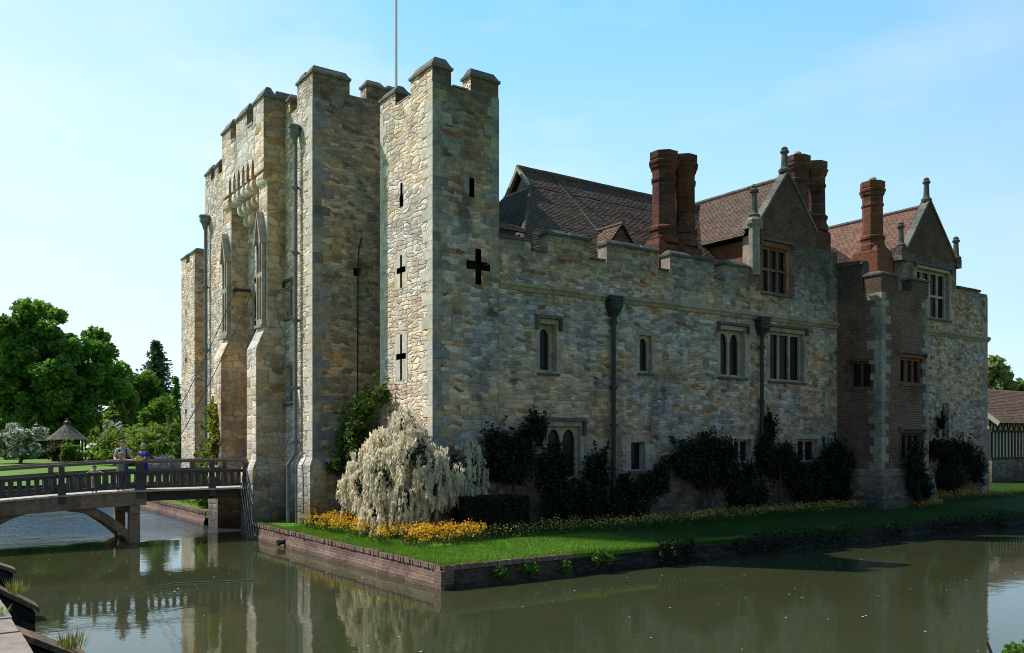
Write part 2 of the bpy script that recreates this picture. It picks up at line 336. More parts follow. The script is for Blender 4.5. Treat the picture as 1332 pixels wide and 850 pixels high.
def window(parent, T, u0, u1, z0, z1, lights=1, kind='rect', transom=None, hood=None, mat='dress', depth=.22, sur=.16, proud=.012, mull=.1, sill=True, name='window'):
    """stone or brick frame set into the opening u0..u1 x z0..z1, its leaded panes and hood"""
    mb = MB(); P = MB(); mt = M[mat]
    m_ = mull; w = (u1-u0-m_*(lights+1))/lights; holes = []
    for i in range(lights):
        a = u0+m_+i*(w+m_)
        rows = [(z0+m_*.6, z1-m_)] if not transom else [(z0+m_*.6, transom-m_/2), (transom+m_/2, z1-m_)]
        for k, (c, e) in enumerate(rows):
            holes.append(arch(a, a+w, c, e) if kind == 'arch' and k == len(rows)-1 else [(a, c), (a+w, c), (a+w, e), (a, e)])
    mb.plate([(u0+.003, z0+.003), (u1-.003, z0+.003), (u1-.003, z1-.003), (u0+.003, z1-.003)], holes, T, depth-.09, depth, 0)
    if sur:                                             # surround stones on the wall face
        zz = z0; k = 0
        while zz < z1-.02:
            hh = min(random.uniform(.24, .4), z1-zz); s2 = sur*(1.0 if k % 2 else 1.75)
            for a, b in ((u0-s2, u0-.002), (u1+.002, u1+s2)):
                q = [T(a,-proud,zz+.004), T(b,-proud,zz+.004), T(b,.05,zz+.004), T(a,.05,zz+.004), T(a,-proud,zz+hh-.004), T(b,-proud,zz+hh-.004), T(b,.05,zz+hh-.004), T(a,.05,zz+hh-.004)]
                mb.hexa(q)
            zz += hh; k += 1
        a, b = u0-sur, u1+sur
        mb.hexa([T(a,-proud-.003,z1+.002), T(b,-proud-.003,z1+.002), T(b,.05,z1+.002), T(a,.05,z1+.002), T(a,-proud-.003,z1+sur), T(b,-proud-.003,z1+sur), T(b,.05,z1+sur), T(a,.05,z1+sur)])
    o = mb.build(name, mt, parent)
    P.quad([T(u0+.004,depth+.015,z0+.004), T(u1-.004,depth+.015,z0+.004), T(u1-.004,depth+.015,z1-.004), T(u0+.004,depth+.015,z1-.004)])
    P.build('pane', M['pane'], o)
    if sill:
        s = MB(); a, b = u0-.1, u1+.1
        s.hexa([T(a,-.09,z0-.13), T(b,-.09,z0-.13), T(b,depth-.1,z0-.13), T(a,depth-.1,z0-.13), T(a,-.09,z0-.05), T(b,-.09,z0-.05), T(b,depth-.1,z0-.004), T(a,depth-.1,z0-.004)])
        s.build('sill', M['copeside'], o)
    if hood:
        h = MB(); a, b, hz = u0-.2, u1+.2, z1+sur+.02
        h.hexa([T(a,-.13,hz), T(b,-.13,hz), T(b,.04,hz), T(a,.04,hz), T(a,-.08,hz+.11), T(b,-.08,hz+.11), T(b,.04,hz+.14), T(a,.04,hz+.14)])
        for c in (a, b-.12):
            h.hexa([T(c,-.12,hz-hood), T(c+.12,-.12,hz-hood), T(c+.12,.04,hz-hood), T(c,.04,hz-hood), T(c,-.12,hz-.003), T(c+.12,-.12,hz-.003), T(c+.12,.04,hz-.003), T(c,.04,hz-.003)])
        h.build('hood_mould', M['copeside'] if hood > 0 else mt, o)
    return o
def quoins(parent, cx, cy, z0, z1, sx, sy, mats, dirs=((1, 0), (0, 1)), proud=.014, hmin=.28, hmax=.42, lo=.3, hi=.62):
    """alternating long and short corner blocks; dirs are the directions in which the two wall faces leave the corner"""
    mb = MB(); z = z0; k = 0
    while z < z1-.05:
        h = min(random.uniform(hmin, hmax), z1-z)
        la, lb = (random.uniform(hi-.1, hi+.12), random.uniform(lo-.04, lo+.06)) if k % 2 else (random.uniform(lo-.04, lo+.06), random.uniform(hi-.1, hi+.12))
        (x0, x1) = sorted((cx-sx*proud, cx+sx*la)); (y0, y1) = sorted((cy-sy*proud, cy+sy*lb))
        mb.box(x0, x1, y0, y1, z+.006, z+h-.006)
        # faces looking along -Y use the shaded stone tone
        z += h; k += 1
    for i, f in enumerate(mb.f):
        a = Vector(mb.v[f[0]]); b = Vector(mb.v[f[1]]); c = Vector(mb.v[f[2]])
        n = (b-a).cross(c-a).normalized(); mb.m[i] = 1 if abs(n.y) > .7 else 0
    return mb.build('quoins', mats, parent)
def hipcap(mb, x0, x1, y0, y1, zb, zt, ov=.055, drip=.09, ends=.15):
    zt -= .11
    a0, a1, b0, b1 = x0-ov, x1+ov, y0-ov, y1+ov
    mb.hexa([(a0,b0,zb),(a1,b0,zb),(a1,b1,zb),(a0,b1,zb),(a0,b0,zb+drip),(a1,b0,zb+drip),(a1,b1,zb+drip),(a0,b1,zb+drip)])
    z = zb+drip-.001
    if (x1-x0) >= (y1-y0):
        m = (b0+b1)/2; w = (b1-b0)/2-.2; e = ends
        t = [(a0+e,m-w,zt),(a1-e,m-w,zt),(a1-e,m+w,zt),(a0+e,m+w,zt)]
    else:
        m = (a0+a1)/2; w = (a1-a0)/2-.2; e = ends
        t = [(m-w,b0+e,zt),(m+w,b0+e,zt),(m+w,b1-e,zt),(m-w,b1-e,zt)]
    i = .03
    mb.hexa([(a0+i,b0+i,z),(a1-i,b0+i,z),(a1-i,b1-i,z),(a0+i,b1-i,z)]+t)
def merlon(parent, x0, x1, y0, y1, z0, zb, zt, mats, cope='cope'):
    mb = MB(); mb.box(x0, x1, y0, y1, z0+.002, zb)
    for i, f in enumerate(mb.f):
        a = Vector(mb.v[f[0]]); b = Vector(mb.v[f[1]]); c = Vector(mb.v[f[2]]); n = (b-a).cross(c-a).normalized()
        mb.m[i] = 1 if abs(n.y) > .7 else 0
    o = mb.build('merlon', mats, parent)
    cp = MB(); L = max(x1-x0, y1-y0); n = max(1, int(round(L/1.0))); al = (x1-x0) >= (y1-y0)
    for k in range(n):                                   # coping laid in lengths
        g = .006
        if n == 1: hipcap(cp, x0, x1, y0, y1, zb+.002, zt)
        else:
            a, b = (x0, x1) if al else (y0, y1)
            s, e = a+(b-a)*k/n, a+(b-a)*(k+1)/n
            jz = random.uniform(-.02, .02); ov = .05
            if al:
                hipcap(cp, s+(g+ov if k else 0), e-(g+ov if k < n-1 else 0), y0, y1, zb+.002, zt+jz, ov, .09, .15 if k in (0, n-1) else .004)
            else:
                hipcap(cp, x0, x1, s+(g+ov if k else 0), e-(g+ov if k < n-1 else 0), zb+.002, zt+jz, ov, .09, .15 if k in (0, n-1) else .004)
    cp.build('coping', M[cope], o)
    return o
def sillstrip(mb, x0, x1, y0, y1, z, m=0, ov=.05):
    mb.box(x0-ov, x1+ov, y0-ov, y1+ov, z-.05, z+.03, m)
def tiles(mb, o, along, up, w0, w1, L, c0=0, c1=0, tw=.165, gauge=.105, m=0, under=1):
    """courses of plain tiles on a trapezoid: eave from w0 to w1 at o, leaning in by c0, c1 at the top, L up the slope"""
    o = Vector(o); al = Vector(along).normalized(); up = Vector(up).normalized(); nn = al.cross(up).normalized()
    if nn.z < 0: nn = -nn
    n = int(L/gauge)
    for r in range(n):
        t = r/n; a = w0+c0*t; b = w1-c1*t
        if b-a < .05: continue
        k = max(1, int((b-a)/tw)); sh = (r % 2)*.5*tw
        sag = .008*math.sin(r*.7)+.008
        xs = [a]+[x for x in (a+sh+tw*i for i in range(0 if sh else 1, k+1)) if a+.03 < x < b-.03]+[b]
        for x0, x1 in zip(xs[:-1], xs[1:]):
            lift = .022+random.uniform(-.004, .009); s0 = r*gauge+random.uniform(-.008, .008)
            p = o+up*s0+nn*(sag*.4); q = o+up*min(s0+gauge*1.5, L)+nn*(sag*.4)
            A = p+al*(x0+.002)+nn*lift; B = p+al*(x1-.002)+nn*(lift+random.uniform(-.005, .005)); D = q+al*(x0+.002)+nn*.004; E = q+al*(x1-.002)+nn*.004
            i = len(mb.v); mb.v += [tuple(v) for v in (A, B, E, D, A-nn*.018, B-nn*.018)]
            mb.f += [(i, i+1, i+2, i+3), (i+4, i+5, i+1, i)]; mb.m += [m, m]
    e = o-nn*.035
    mb.quad([e+al*w0, e+al*w1, e+al*(w1-c1)+up*L, e+al*(w0+c0)+up*L], under)
def ridge(mb, a, b, r=.13, step=.42):
    a = Vector(a); b = Vector(b); d = b-a; n = max(1, int(d.length/step))
    for i in range(n):
        p = a+d*(i/n); q = a+d*((i+.97)/n); s = random.uniform(.94, 1.06)
        mb.tube([p, q], r*s, 8)
def octo(mb, c, prof, ph=.5): mb.lathe(prof, c, 8, 0, ph)
def finial(parent, x, y, z, h, name='finial', mat='copeside'):
    mb = MB(); r = .16
    mb.lathe([(r*1.6,0),(r*1.7,.12),(r*1.15,.2),(r*.95,.3),(r*.8,h*.72),(r*1.2,h*.76),(r*1.25,h*.82),(r*.8,h*.86),(r*.95,h*.92),(r*.5,h*.98),(.02,h)], (x,y,z), 8)
    return mb.build(name, M[mat], parent)
def drainpipe(parent, pts, r, hopper, mat, T_in, collars=()):
    mb = MB(); mb.tube(pts, r, 10); o = mb.build('drainpipe', M[mat], parent, smooth=False)
    h = MB(); x, y, z = hopper
    h.lathe([(r*1.1,-.62),(r*1.3,-.5),(r*2.2,-.32),(r*2.9,-.26),(r*2.9,-.06),(r*3.3,-.05),(r*3.3,.03),(r*2.5,.03)], (x,y,z), 8, 0, .5)
    h.build('hopper', M[mat], o)
    for z in collars:
        k = MB(); i = min(range(len(pts)), key=lambda j: abs(pts[j][2]-z)); px, py = pts[0][0], pts[0][1]
        k.lathe([(r*1.35,-.07),(r*1.35,.07)], (px,py,z), 10); k.box(px-r*2.2, px+r*2.2, py-.03, py+.03, z-.035, z+.035)
        k.build('pipe_collar', M[mat], o)
    return o
castle = empty('castle', (0, 0, .5), 'moated stone castle with battlemented gatehouse, corner towers, tiled roofs and brick chimneys', 'castle')
# ---- near corner tower
FS = [M['front'], M['tside'], M['void'], M['dress']]
mb = MB(); TW, TD, TZ = 2.54, 3.7, 15.15
sl = [(2.03,2.19,11.75,12.4),(1.97,2.25,11.58,11.98), (2.05,2.19,8.82,9.94),(1.80,2.44,9.33,9.53), (2.05,2.19,5.69,7.25),(1.77,2.48,6.40,6.60)]
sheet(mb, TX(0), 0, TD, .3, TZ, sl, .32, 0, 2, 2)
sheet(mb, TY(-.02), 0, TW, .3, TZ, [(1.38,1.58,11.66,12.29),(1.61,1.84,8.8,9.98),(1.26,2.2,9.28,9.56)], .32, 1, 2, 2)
mb.quad([(TW,-.02,.3),(TW,TD,.3),(TW,TD,TZ),(TW,-.02,TZ)], 1); mb.quad([(0,TD,.3),(TW,TD,.3),(TW,TD,TZ),(0,TD,TZ)], 0)
mb.quad([(0,-.02,TZ),(TW,-.02,TZ),(TW,TD,TZ),(0,TD,TZ)], 1)
for a, b, c, d in ((.0, .5, 1.46, 2.55),):               # low sill in the front crenel
    sillstrip(mb, a, b, c+.09, d-.09, TZ+.02, 3, 0)
sillstrip(mb, .77, 1.35, -.02, .5, TZ+.02, 3, 0)
tower = mb.build('corner_tower', FS, castle)
for T, u, z, hw, hh in ((TX(0), 2.12, 9.4, .42, .78), (TX(0), 2.12, 6.5, .46, .95), (TY(-.02), 1.725, 9.42, .62, .8)):
    pass
merlon(tower, 0, .7, 0, 1.46, TZ, 15.62, 16.1, FS[:2]); merlon(tower, 1.44, 2.54, -.01, .5, TZ, 15.62, 16.08, FS[:2], 'copeside')
merlon(tower, 0, .5, 2.55, 3.7, TZ, 15.6, 16.02, FS[:2]); merlon(tower, 1.95, 2.54, 2.6, 3.7, TZ, 15.6, 16.0, FS[:2])
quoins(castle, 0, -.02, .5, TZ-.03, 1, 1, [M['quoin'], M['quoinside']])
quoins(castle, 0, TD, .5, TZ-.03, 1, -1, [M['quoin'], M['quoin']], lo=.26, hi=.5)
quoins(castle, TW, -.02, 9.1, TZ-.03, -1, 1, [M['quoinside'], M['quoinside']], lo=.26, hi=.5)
def slab(parent, T, u0, u1, z0, z1, holes, mat):         # ashlar panel round an arrow loop
    mb = MB()
    us = sorted(set([u0,u1]+[h[0] for h in holes]+[h[1] for h in holes])); zs = sorted(set([z0,z1]+[h[2] for h in holes]+[h[3] for h in holes]))
    for i in range(len(us)-1):
        for j in range(len(zs)-1):
            a, b = (us[i]+us[i+1])/2, (zs[j]+zs[j+1])/2
            if any(h[0] < a < h[1] and h[2] < b < h[3] for h in holes): continue
            mb.hexa([T(us[i],-.011,zs[j]),T(us[i+1],-.011,zs[j]),T(us[i+1],.1,zs[j]),T(us[i],.1,zs[j]),T(us[i],-.011,zs[j+1]),T(us[i+1],-.011,zs[j+1]),T(us[i+1],.1,zs[j+1]),T(us[i],.1,zs[j+1])])
    mb.build('loop_surround', mat, parent)
slab(tower, TX(0), 1.7, 2.54, 8.8, 9.95, sl[2:4], M['quoin']); slab(tower, TX(0), 1.68, 2.58, 5.9, 7.05, sl[4:6], M['quoin'])
slab(tower, TY(-.02), 1.14, 2.32, 8.95, 10.12, [(1.61,1.84,8.8,9.98),(1.26,2.2,9.28,9.56)], M['tside'])
# ---- curtain walls in the two gaps, far corner tower
for a in ((2.0, 2.6, TD+.01, 5.49, .3, 12.5), (1.6, 2.2, 19.06, 27.69, .3, 12.2)): mb = MB(); mb.box(*a); mb.build('curtain_wall', M['gside'], castle)
mb = MB(); FZ = 14.2
sheet(mb, TX(0), 27.7, 30.6, .3, FZ, [(29.4,29.68,11.0,11.5),(29.5,29.62,7.7,9.4),(29.35,29.77,8.3,8.62),(29.5,29.62,4.6,6.2),(29.35,29.77,5.25,5.55)], .3, 0, 0, 2)
mb.quad([(0,27.7,.3),(2.6,27.7,.3),(2.6,27.7,FZ),(0,27.7,FZ)], 1); mb.quad([(0,30.6,.3),(2.6,30.6,.3),(2.6,30.6,FZ),(0,30.6,FZ)], 0)
mb.quad([(2.6,27.7,.3),(2.6,30.6,.3),(2.6,30.6,FZ),(2.6,27.7,FZ)], 0); mb.quad([(0,27.7,FZ),(2.6,27.7,FZ),(2.6,30.6,FZ),(0,30.6,FZ)], 0)
ft = mb.build('corner_tower', [M['gate'], M['gside'], M['void']], castle)
merlon(ft, 0, .9, 27.7, 28.75, FZ, 14.6, 14.98, [M['gate'], M['gside']]); merlon(ft, 0, .5, 29.5, 30.6, FZ, 14.6, 14.98, [M['gate'], M['gside']]); merlon(ft, 1.8, 2.6, 27.7, 28.3, FZ, 14.6, 14.95, [M['gate'], M['gside']])
# ---- gatehouse
G = -1.8; GY0, GY1, GZ = 5.5, 19.05, 16.05
mb = MB()
gh_h = [(7.45,8.1,8.35,9.55),(7.45,8.1,5.1,6.5),(9.5,12.4,7.75,9.85),(9.35,12.45,.0,5.6),(16.0,16.15,13.5,14.3)]
sheet(mb, TX(G), GY0, GY1, .0, GZ, gh_h, .38, 0, 0, 2)
GX = 5.9
sheet(mb, TY(GY0), G, GX, .3, GZ, [(-.2,.12,9.75,10.05)], .25, 1, 1, 2)
mb.quad([(G,GY1,0),(GX,GY1,0),(GX,GY1,GZ),(G,GY1,GZ)], 0); mb.quad([(GX,GY0,0),(GX,GY1,0),(GX,GY1,GZ),(GX,GY0,GZ)], 1)
mb.quad([(G,GY0,GZ),(GX,GY0,GZ),(GX,GY1,GZ),(G,GY1,GZ)], 1)
mb.box(-.355, GX-.001, GY0-.001, GY0+.5, GZ+.001, 16.4, 1)
gate = mb.build('gatehouse', [M['gate'], M['gside'], M['void']], castle)
gm = [M['gate'], M['gside']]; ga = [M['ashlar'], M['ashside']]
merlon(gate, G, -.36, GY0, 7.0, GZ, 16.9, 17.35, gm); merlon(gate, .31, 1.9, GY0, 6.0, 16.4, 16.9, 17.3, gm); merlon(gate, 2.6, 4.4, GY0, 6.0, 16.4, 16.9, 17.3, gm)
merlon(gate, G, G+.5, 7.72, 8.2, GZ, 16.6, 17.0, gm, 'cope')
merlon(gate, G, G+.5, 13.6, 16.1, GZ, 16.5, 16.95, gm); merlon(gate, G, G+.5, 16.9, 17.5, GZ, 16.5, 16.95, gm); merlon(gate, G, G+.7, 18.1, GY1, GZ, 16.5, 17.0, gm)
quoins(castle, G, GY0, .5, GZ-.05, 1, 1, [M['quoin'], M['quoinside']], hi=.7, lo=.36)
quoins(castle, G, GY1, .5, GZ-.05, 1, -1, [M['quoin'], M['quoin']])
mb = MB(); mb.box(G-.16, 1.6, GY0-.16, GY0+1.1, .3, 2.75); mb.hexa([(G-.16,GY0-.16,2.752),(1.6,GY0-.16,2.752),(1.6,GY0+1.1,2.752),(G-.16,GY0+1.1,2.752),(G-.0,GY0-.0,3.05),(1.6,GY0-.0,3.05),(1.6,GY0+1.0,3.05),(G,GY0+1.0,3.05)])
for i, f in enumerate(mb.f):
    n = (Vector(mb.v[f[1]])-Vector(mb.v[f[0]])).cross(Vector(mb.v[f[2]])-Vector(mb.v[f[0]])).normalized(); mb.m[i] = 1 if abs(n.y) > .6 else 0
mb.build('plinth', ga, castle)
# projecting bay over the gate: piers, machicolation, parapet
BX, B0, B1 = -2.65, 8.23, 13.47
def shaded(mb):
    for i, f in enumerate(mb.f):
        n = (Vector(mb.v[f[1]])-Vector(mb.v[f[0]])).cross(Vector(mb.v[f[2]])-Vector(mb.v[f[0]])).normalized(); mb.m[i] = 1 if abs(n.y) > .6 else 0
for (a, b) in ((8.25, 9.18), (12.67, 13.58)):
    mb = MB()
    mb.box(-2.5, G-.001, a, b, 7.9, 14.6)
    la, lb = a-.03, b+.12
    mb.box(-2.94, G-.002, la, lb, 2.75, 7.15)
    mb.hexa([(-2.94,la,7.15),(G-.002,la,7.15),(G-.002,lb,7.15),(-2.94,lb,7.15),(-2.56,a-.02,8.0),(G-.002,a-.02,8.0),(G-.002,b+.02,8.0),(-2.56,b+.02,8.0)])
    mb.box(-3.12, G-.003, a-.16, b+.3, -.4, 2.55)
    mb.hexa([(-3.12,a-.16,2.55),(G-.003,a-.16,2.55),(G-.003,b+.3,2.55),(-3.12,b+.3,2.55),(-2.95,la-.01,2.9),(G-.003,la-.01,2.9),(G-.003,lb+.01,2.9),(-2.95,lb+.01,2.9)])
    shaded(mb); pier = mb.build('buttress_pier', ga, castle)
    # tall two-light window on the pier front, with gabled hood
    w0, w1 = a+.13, b-.13; T = TX(-2.5); c = (w0+w1)/2; f = MB()
    hl = [arch(w0+.07, c-.04, 8.3, 9.95), arch(c+.04, w1-.07, 8.3, 9.95), arch(w0+.07, c-.04, 10.1, 11.3), arch(c+.04, w1-.07, 10.1, 11.3)]
    hl = [[(p[0], p[1]) for p in q] for q in hl]
    f.plate([(w0, 8.1), (w1, 8.1), (w1, 11.45), (w0, 11.45)], hl, T, -.16, -.02)
    for s in (0, 1):                                     # steep gable over the lights
        f.prism([T(w0-.08 if not s else w1+.08, -.26, 11.2), T(c, -.26, 12.45), T(c, -.26, 12.25), T((w0+.06) if not s else (w1-.06), -.26, 11.2)], (.3, 0, 0))
    f.box(-2.72, -2.5, w0-.1, w1+.1, 7.98, 8.09)
    wo = f.build('window', M['dress'], castle)
    P = MB(); P.quad([T(w0+.02,-.008,8.1), T(w1-.02,-.008,8.1), T(w1-.02,-.008,11.45), T(w0+.02,-.008,11.45)]); P.build('pane', M['pane'], wo)
mb = MB(); ns = 6; span = (12.66-9.19); st = span/ns
mb.box(BX, G-.004, B0, B1, 14.85, GZ)                    # oriel body
outer = [(B0, 13.98)]
outer += [(9.19, 13.98)]
for i in range(ns):                                       # pointed slots between the corbels
    a = 9.19+st*i+.12; b = 9.19+st*(i+1)-.12; m_ = (a+b)/2
    outer += [(a, 13.98), (a, 14.35), (a+.08, 14.58), (m_, 14.76), (b-.08, 14.58), (b, 14.35), (b, 13.98)]
outer += [(12.66, 13.98), (B1, 13.98), (B1, 14.85), (B0, 14.85)]
mb.plate(outer, [], TX(BX), 0, .26)
mb.box(BX+.26, G-.005, B0, 9.19, 13.98, 14.85); mb.box(BX+.26, G-.005, 12.66, B1, 13.98, 14.85)
shaded(mb); bay = mb.build('projecting_bay', ga, castle)
for a, b in ((B0, 9.4), (10.2, 11.55), (12.3, B1)): merlon(bay, BX, BX+.45, a, b, GZ, 16.72, 17.25, ga)
merlon(bay, BX+.46, G+.5, B0-.001, B0+.45, GZ, 16.72, 17.2, ga)
for a, b in ((9.5, 10.1), (11.66, 12.2)): mb2 = MB(); mb2.box(BX-.03, BX+.5, a, b, GZ, GZ+.09); mb2.build('crenel_sill', M['dress'], bay)
for i in range(ns+1):                                     # stepped roll corbels
    y = 9.19+st*i; end = i in (0, ns); hw = .14
    if i == 0: y = 8.75
    if i == ns: y = 13.05
    if end: hw = .40
    c = MB(); prof = []
    tiers = [(.84, 13.97, .38), (.60, 13.50, .36), (.36, 13.05, .34)] if not end else [(.84, 13.97, .40)]
    for (pr, zt, rr) in tiers:
        x1 = G-pr if not end else -2.5-.14
        pts = [(G-.01, zt)] + [(x1+rr*.35-rr*.35*math.sin(PI*k/8) if True else 0, zt-rr/2*1.25+rr/2*1.25*math.cos(PI*k/8)) for k in range(9)] + [(G-.01, zt-rr*1.25)]
        c.prism([(p[0], y-hw, p[1]) for p in pts], (0, 2*hw, 0))
    c.build('corbel', M['ashlar'], castle)
window(castle, TX(G), 9.5, 12.4, 7.75, 9.85, 4, 'rect', 8.75, None, 'dress', .2, .12, .012, .1)
window(castle, TX(G), 7.45, 8.1, 8.35, 9.55, 1, 'rect', None, .18, 'dress', .2, .14, .012, .1)
window(castle, TX(G), 7.45, 8.1, 5.1, 6.5, 1, 'rect', None, None, 'dress', .2, .14, .012, .1)
d = MB(); d.box(G+.3, G+.37, 9.36, 12.44, .05, 5.58)
for i in range(11):
    d.box(G+.24, G+.3, 9.5+i*.28, 9.6+i*.28, 1.8, 5.5)
for i in range(7): d.box(G+.26, G+.31, 9.4, 12.4, 2.2+i*.48, 2.28+i*.48)
d.build('gate_door', M['oakdark'], castle)
for y in (9.6, 12.3):
    b = MB(); b.tube([(G-.02, y, 9.98), (-2.45, y, 9.98)], .075, 10); b.ball((-2.45, y, 9.98), .12, 8); b.build('chain_bracket', M['oakdark'], castle)
drainpipe(castle, [(G-.16, 6.75, 15.1), (G-.16, 6.75, 3.2), (G-.36, 6.95, 2.75), (G-.36, 6.95, .55)], .075, (G-.2, 6.75, 15.25), 'leadlit', None, (13, 10.6, 8.1, 5.6, 3.6))
mb = MB(); mb.tube([(G-.05, 6.2, 3.2), (G-.2, 6.2, 3.1), (G-.34, 6.2, 2.7), (G-.34, 6.2, .55)], .045, 8); mb.build('waste_pipe', M['leadlit'], castle)
drainpipe(castle, [(G-.16, 18.4, 14.2), (G-.16, 18.4, .6)], .085, (G-.2, 18.4, 14.4), 'leadlit', None, (11, 8, 5))
mb = MB(); mb.tube([(4.13, 10.5, 16), (4.13, 10.5, 26)], [.075, .06], 8); mb.build('flagpole', M['white'], castle)
mb = MB(); mb.tube([(G+1.9, GY0-.03, 11.2), (.0, GY0-.03, 10.8), (-.05, GY0-.03, 9.9), (-.06, GY0-.03, .6)], .022, 6); mb.build('conductor_cable', M['iron'], castle)
# ---- south range: curtain of rubble, windows, parapet
RX0, RX1, RX2 = 2.56, 15.4, 21.3; PZ = 10.2
W1 = [(4.28,5.02,6.05,7.72),(8.98,9.62,6.25,7.65),(13.45,14.95,6.3,8.2),(4.62,6.1,2.3,4.15),(8.55,9.28,2.52,3.6),(14.25,15.35,2.75,3.7)]
W2 = [(16.55,18.85,6.25,8.35),(16.05,17.85,10.0,11.95),(18.4,19.85,2.72,3.72)]
mb = MB()
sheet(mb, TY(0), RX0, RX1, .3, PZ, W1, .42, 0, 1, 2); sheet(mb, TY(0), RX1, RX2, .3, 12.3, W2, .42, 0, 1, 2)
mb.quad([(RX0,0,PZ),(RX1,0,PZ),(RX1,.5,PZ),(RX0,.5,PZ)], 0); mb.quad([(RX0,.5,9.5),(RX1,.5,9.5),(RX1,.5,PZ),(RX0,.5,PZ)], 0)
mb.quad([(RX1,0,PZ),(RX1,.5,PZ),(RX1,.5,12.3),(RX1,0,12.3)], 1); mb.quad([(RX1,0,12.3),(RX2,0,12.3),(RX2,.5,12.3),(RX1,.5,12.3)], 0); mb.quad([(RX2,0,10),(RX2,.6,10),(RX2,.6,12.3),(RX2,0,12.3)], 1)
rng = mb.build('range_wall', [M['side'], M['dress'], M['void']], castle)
mb = MB(); mb.box(RX0+.02, 34.7, .62, 12, .3, 10.1); mb.build('range_core', [M['brickdark']], castle)
ss = [M['dress'], M['side']]
merlon(rng, 2.56, 3.9, 0, .5, PZ, 10.5, 10.78, ss, 'copeside')
for a, b in ((4.65,6.55),(7.35,9.95),(10.6,13.05),(13.75,15.2)): merlon(rng, a, b, 0, .5, PZ, 10.86, 11.22, ss, 'copeside')
for a, b in ((3.9,4.65),(6.55,7.35),(9.95,10.6),(13.05,13.75)):
    s = MB(); s.box(a+.09, b-.09, -.07, .55, PZ+.003, PZ+.09); s.build('crenel_sill', M['copeside'], rng)
def string(x0, x1, z, y=0):
    mb = MB(); x = x0
    while x < x1-.02:
        e = min(x1, x+random.uniform(.8, 1.4)); dz = random.uniform(-.012, .012)
        mb.prism([(x+.004, y+.02, z-.17+dz), (x+.004, y-.05, z-.15+dz), (x+.004, y-.10, z-.05+dz), (x+.004, y-.155, z+.0+dz), (x+.004, y-.155, z+.09+dz), (x+.004, y+.02, z+.16+dz)], (e-x-.008, 0, 0)); x = e
    mb.build('string_course', M['stringc'], castle)
M['stringc'] = island('string_course_stone', [(0, (.37, .30, .23)), (.5, (.44, .36, .275)), (1, (.32, .275, .225))], .9, 5, (.55, 1.3), .5, .02, lich=(3, .6, (.09, .085, .07)))
string(2.57, 21.28, 8.92); string(25.1, 34.9, 9.2)
SY = TY(0)
window(castle, SY, *W1[0], 1, 'arch', None, .4, 'dress', .34, .17, .014, .15)
window(castle, SY, *W1[1], 1, 'arch', None, None, 'dress', .24, .15, .014, .1)
window(castle, SY, *W1[2], 2, 'arch', None, .3, 'dress', .32, .17, .014, .13)
window(castle, SY, *W1[3], 2, 'arch', None, .5, 'dress', .26, .16, .014, .11, sill=False)
window(castle, SY, *W1[4], 1, 'rect', None, None, 'dress', .28, .24, .014, .05)
window(castle, SY, *W1[5], 2, 'rect', None, None, 'dress', .26, .16, .014, .09)
window(castle, SY, *W2[0], 3, 'rect', None, .25, 'dress', .26, .16, .014, .12)
window(castle, SY, *W2[1], 3, 'rect', 11.0, .18, 'brick', .24, .2, .02, .11)
window(castle, SY, *W2[2], 2, 'rect', None, None, 'dress', .26, .2, .014, .1)
drainpipe(castle, [(7.55, -.16, 8.5), (7.55, -.16, .6)], .085, (7.55, -.2, 8.72), 'lead', None, (8.0, 5.6, 4.2, 2.2))
drainpipe(castle, [(15.85, -.16, 8.2), (15.85, -.16, .6)], .08, (15.85, -.2, 8.62), 'lead', None, (7.6, 5.3, 3.4))
for x, y, z in ((7.55, -.2, 8.72), (15.85, -.2, 8.62)):
    k = MB(); k.box(x-.28, x+.28, y-.16, y+.19, z-.16, z+.06); k.box(x-.33, x+.33, y-.20, y+.19, z+.062, z+.13); k.hexa([(x-.12,y-.06,z-.5),(x+.12,y-.06,z-.5),(x+.12,y+.18,z-.5),(x-.12,y+.18,z-.5),(x-.28,y-.16,z-.162),(x+.28,y-.16,z-.162),(x+.28,y+.19,z-.162),(x-.28,y+.19,z-.162)])
    for i in range(4): k.box(x-.31+.17*i, x-.20+.17*i, y-.19, y+.0, z+.132, z+.22)
    k.build('rain_hopper', M['lead'], castle)
# ---- gable 1: brick, with kneelers and finials
def gable(x0, x1, xa, z0, zk, za, mat, y=0, th=.45, cope='cope'):
    mb = MB(); mb.prism([(x0, y, z0+.002), (x1, y, z0+.002), (x1, y, zk), (xa, y, za), (x0, y, zk)], (0, th, 0)); o = mb.build('gable', mat, castle)
    for s, xe in ((-1, x0), (1, x1)):
        c = MB(); d = Vector((xa-xe, 0, za-zk)); L = d.length; d.normalize(); nv = Vector((s*abs(d.z), 0, abs(d.x))); n = 5
        for k in range(n):
            p = Vector((xe, y-.07, zk))+d*(L*k/n)-nv*.02; q = Vector((xe, y-.07, zk))+d*(L*(k+1)/n-.012)-nv*.02
            c.prism([p, q, q+nv*.10, p+nv*.10], (0, th-.06, 0))
        c.build('gable_coping', M[cope], o)
    return o
g1 = gable(15.9, 19.75, 17.72, 12.3, 13.0, 15.35, M['brickdark'])
mb = MB(); mb.lathe([(.24,0),(.24,2.0),(.34,2.15),(.36,2.3),(.26,2.42)], (15.5, -.04, 10.6), 8, 0, .5); mb.box(15.3, 15.98, -.1, .45, 12.6, 12.95); mb.build('kneeler_shaft', M['quoinside'], castle)
finial(castle, 15.5, -.02, 13.0, 1.45); finial(castle, 17.72, .15, 15.35, 1.15)
g2 = gable(26.9, 31.5, 29.0, 13.0, 13.15, 15.9, M['brickdark'])
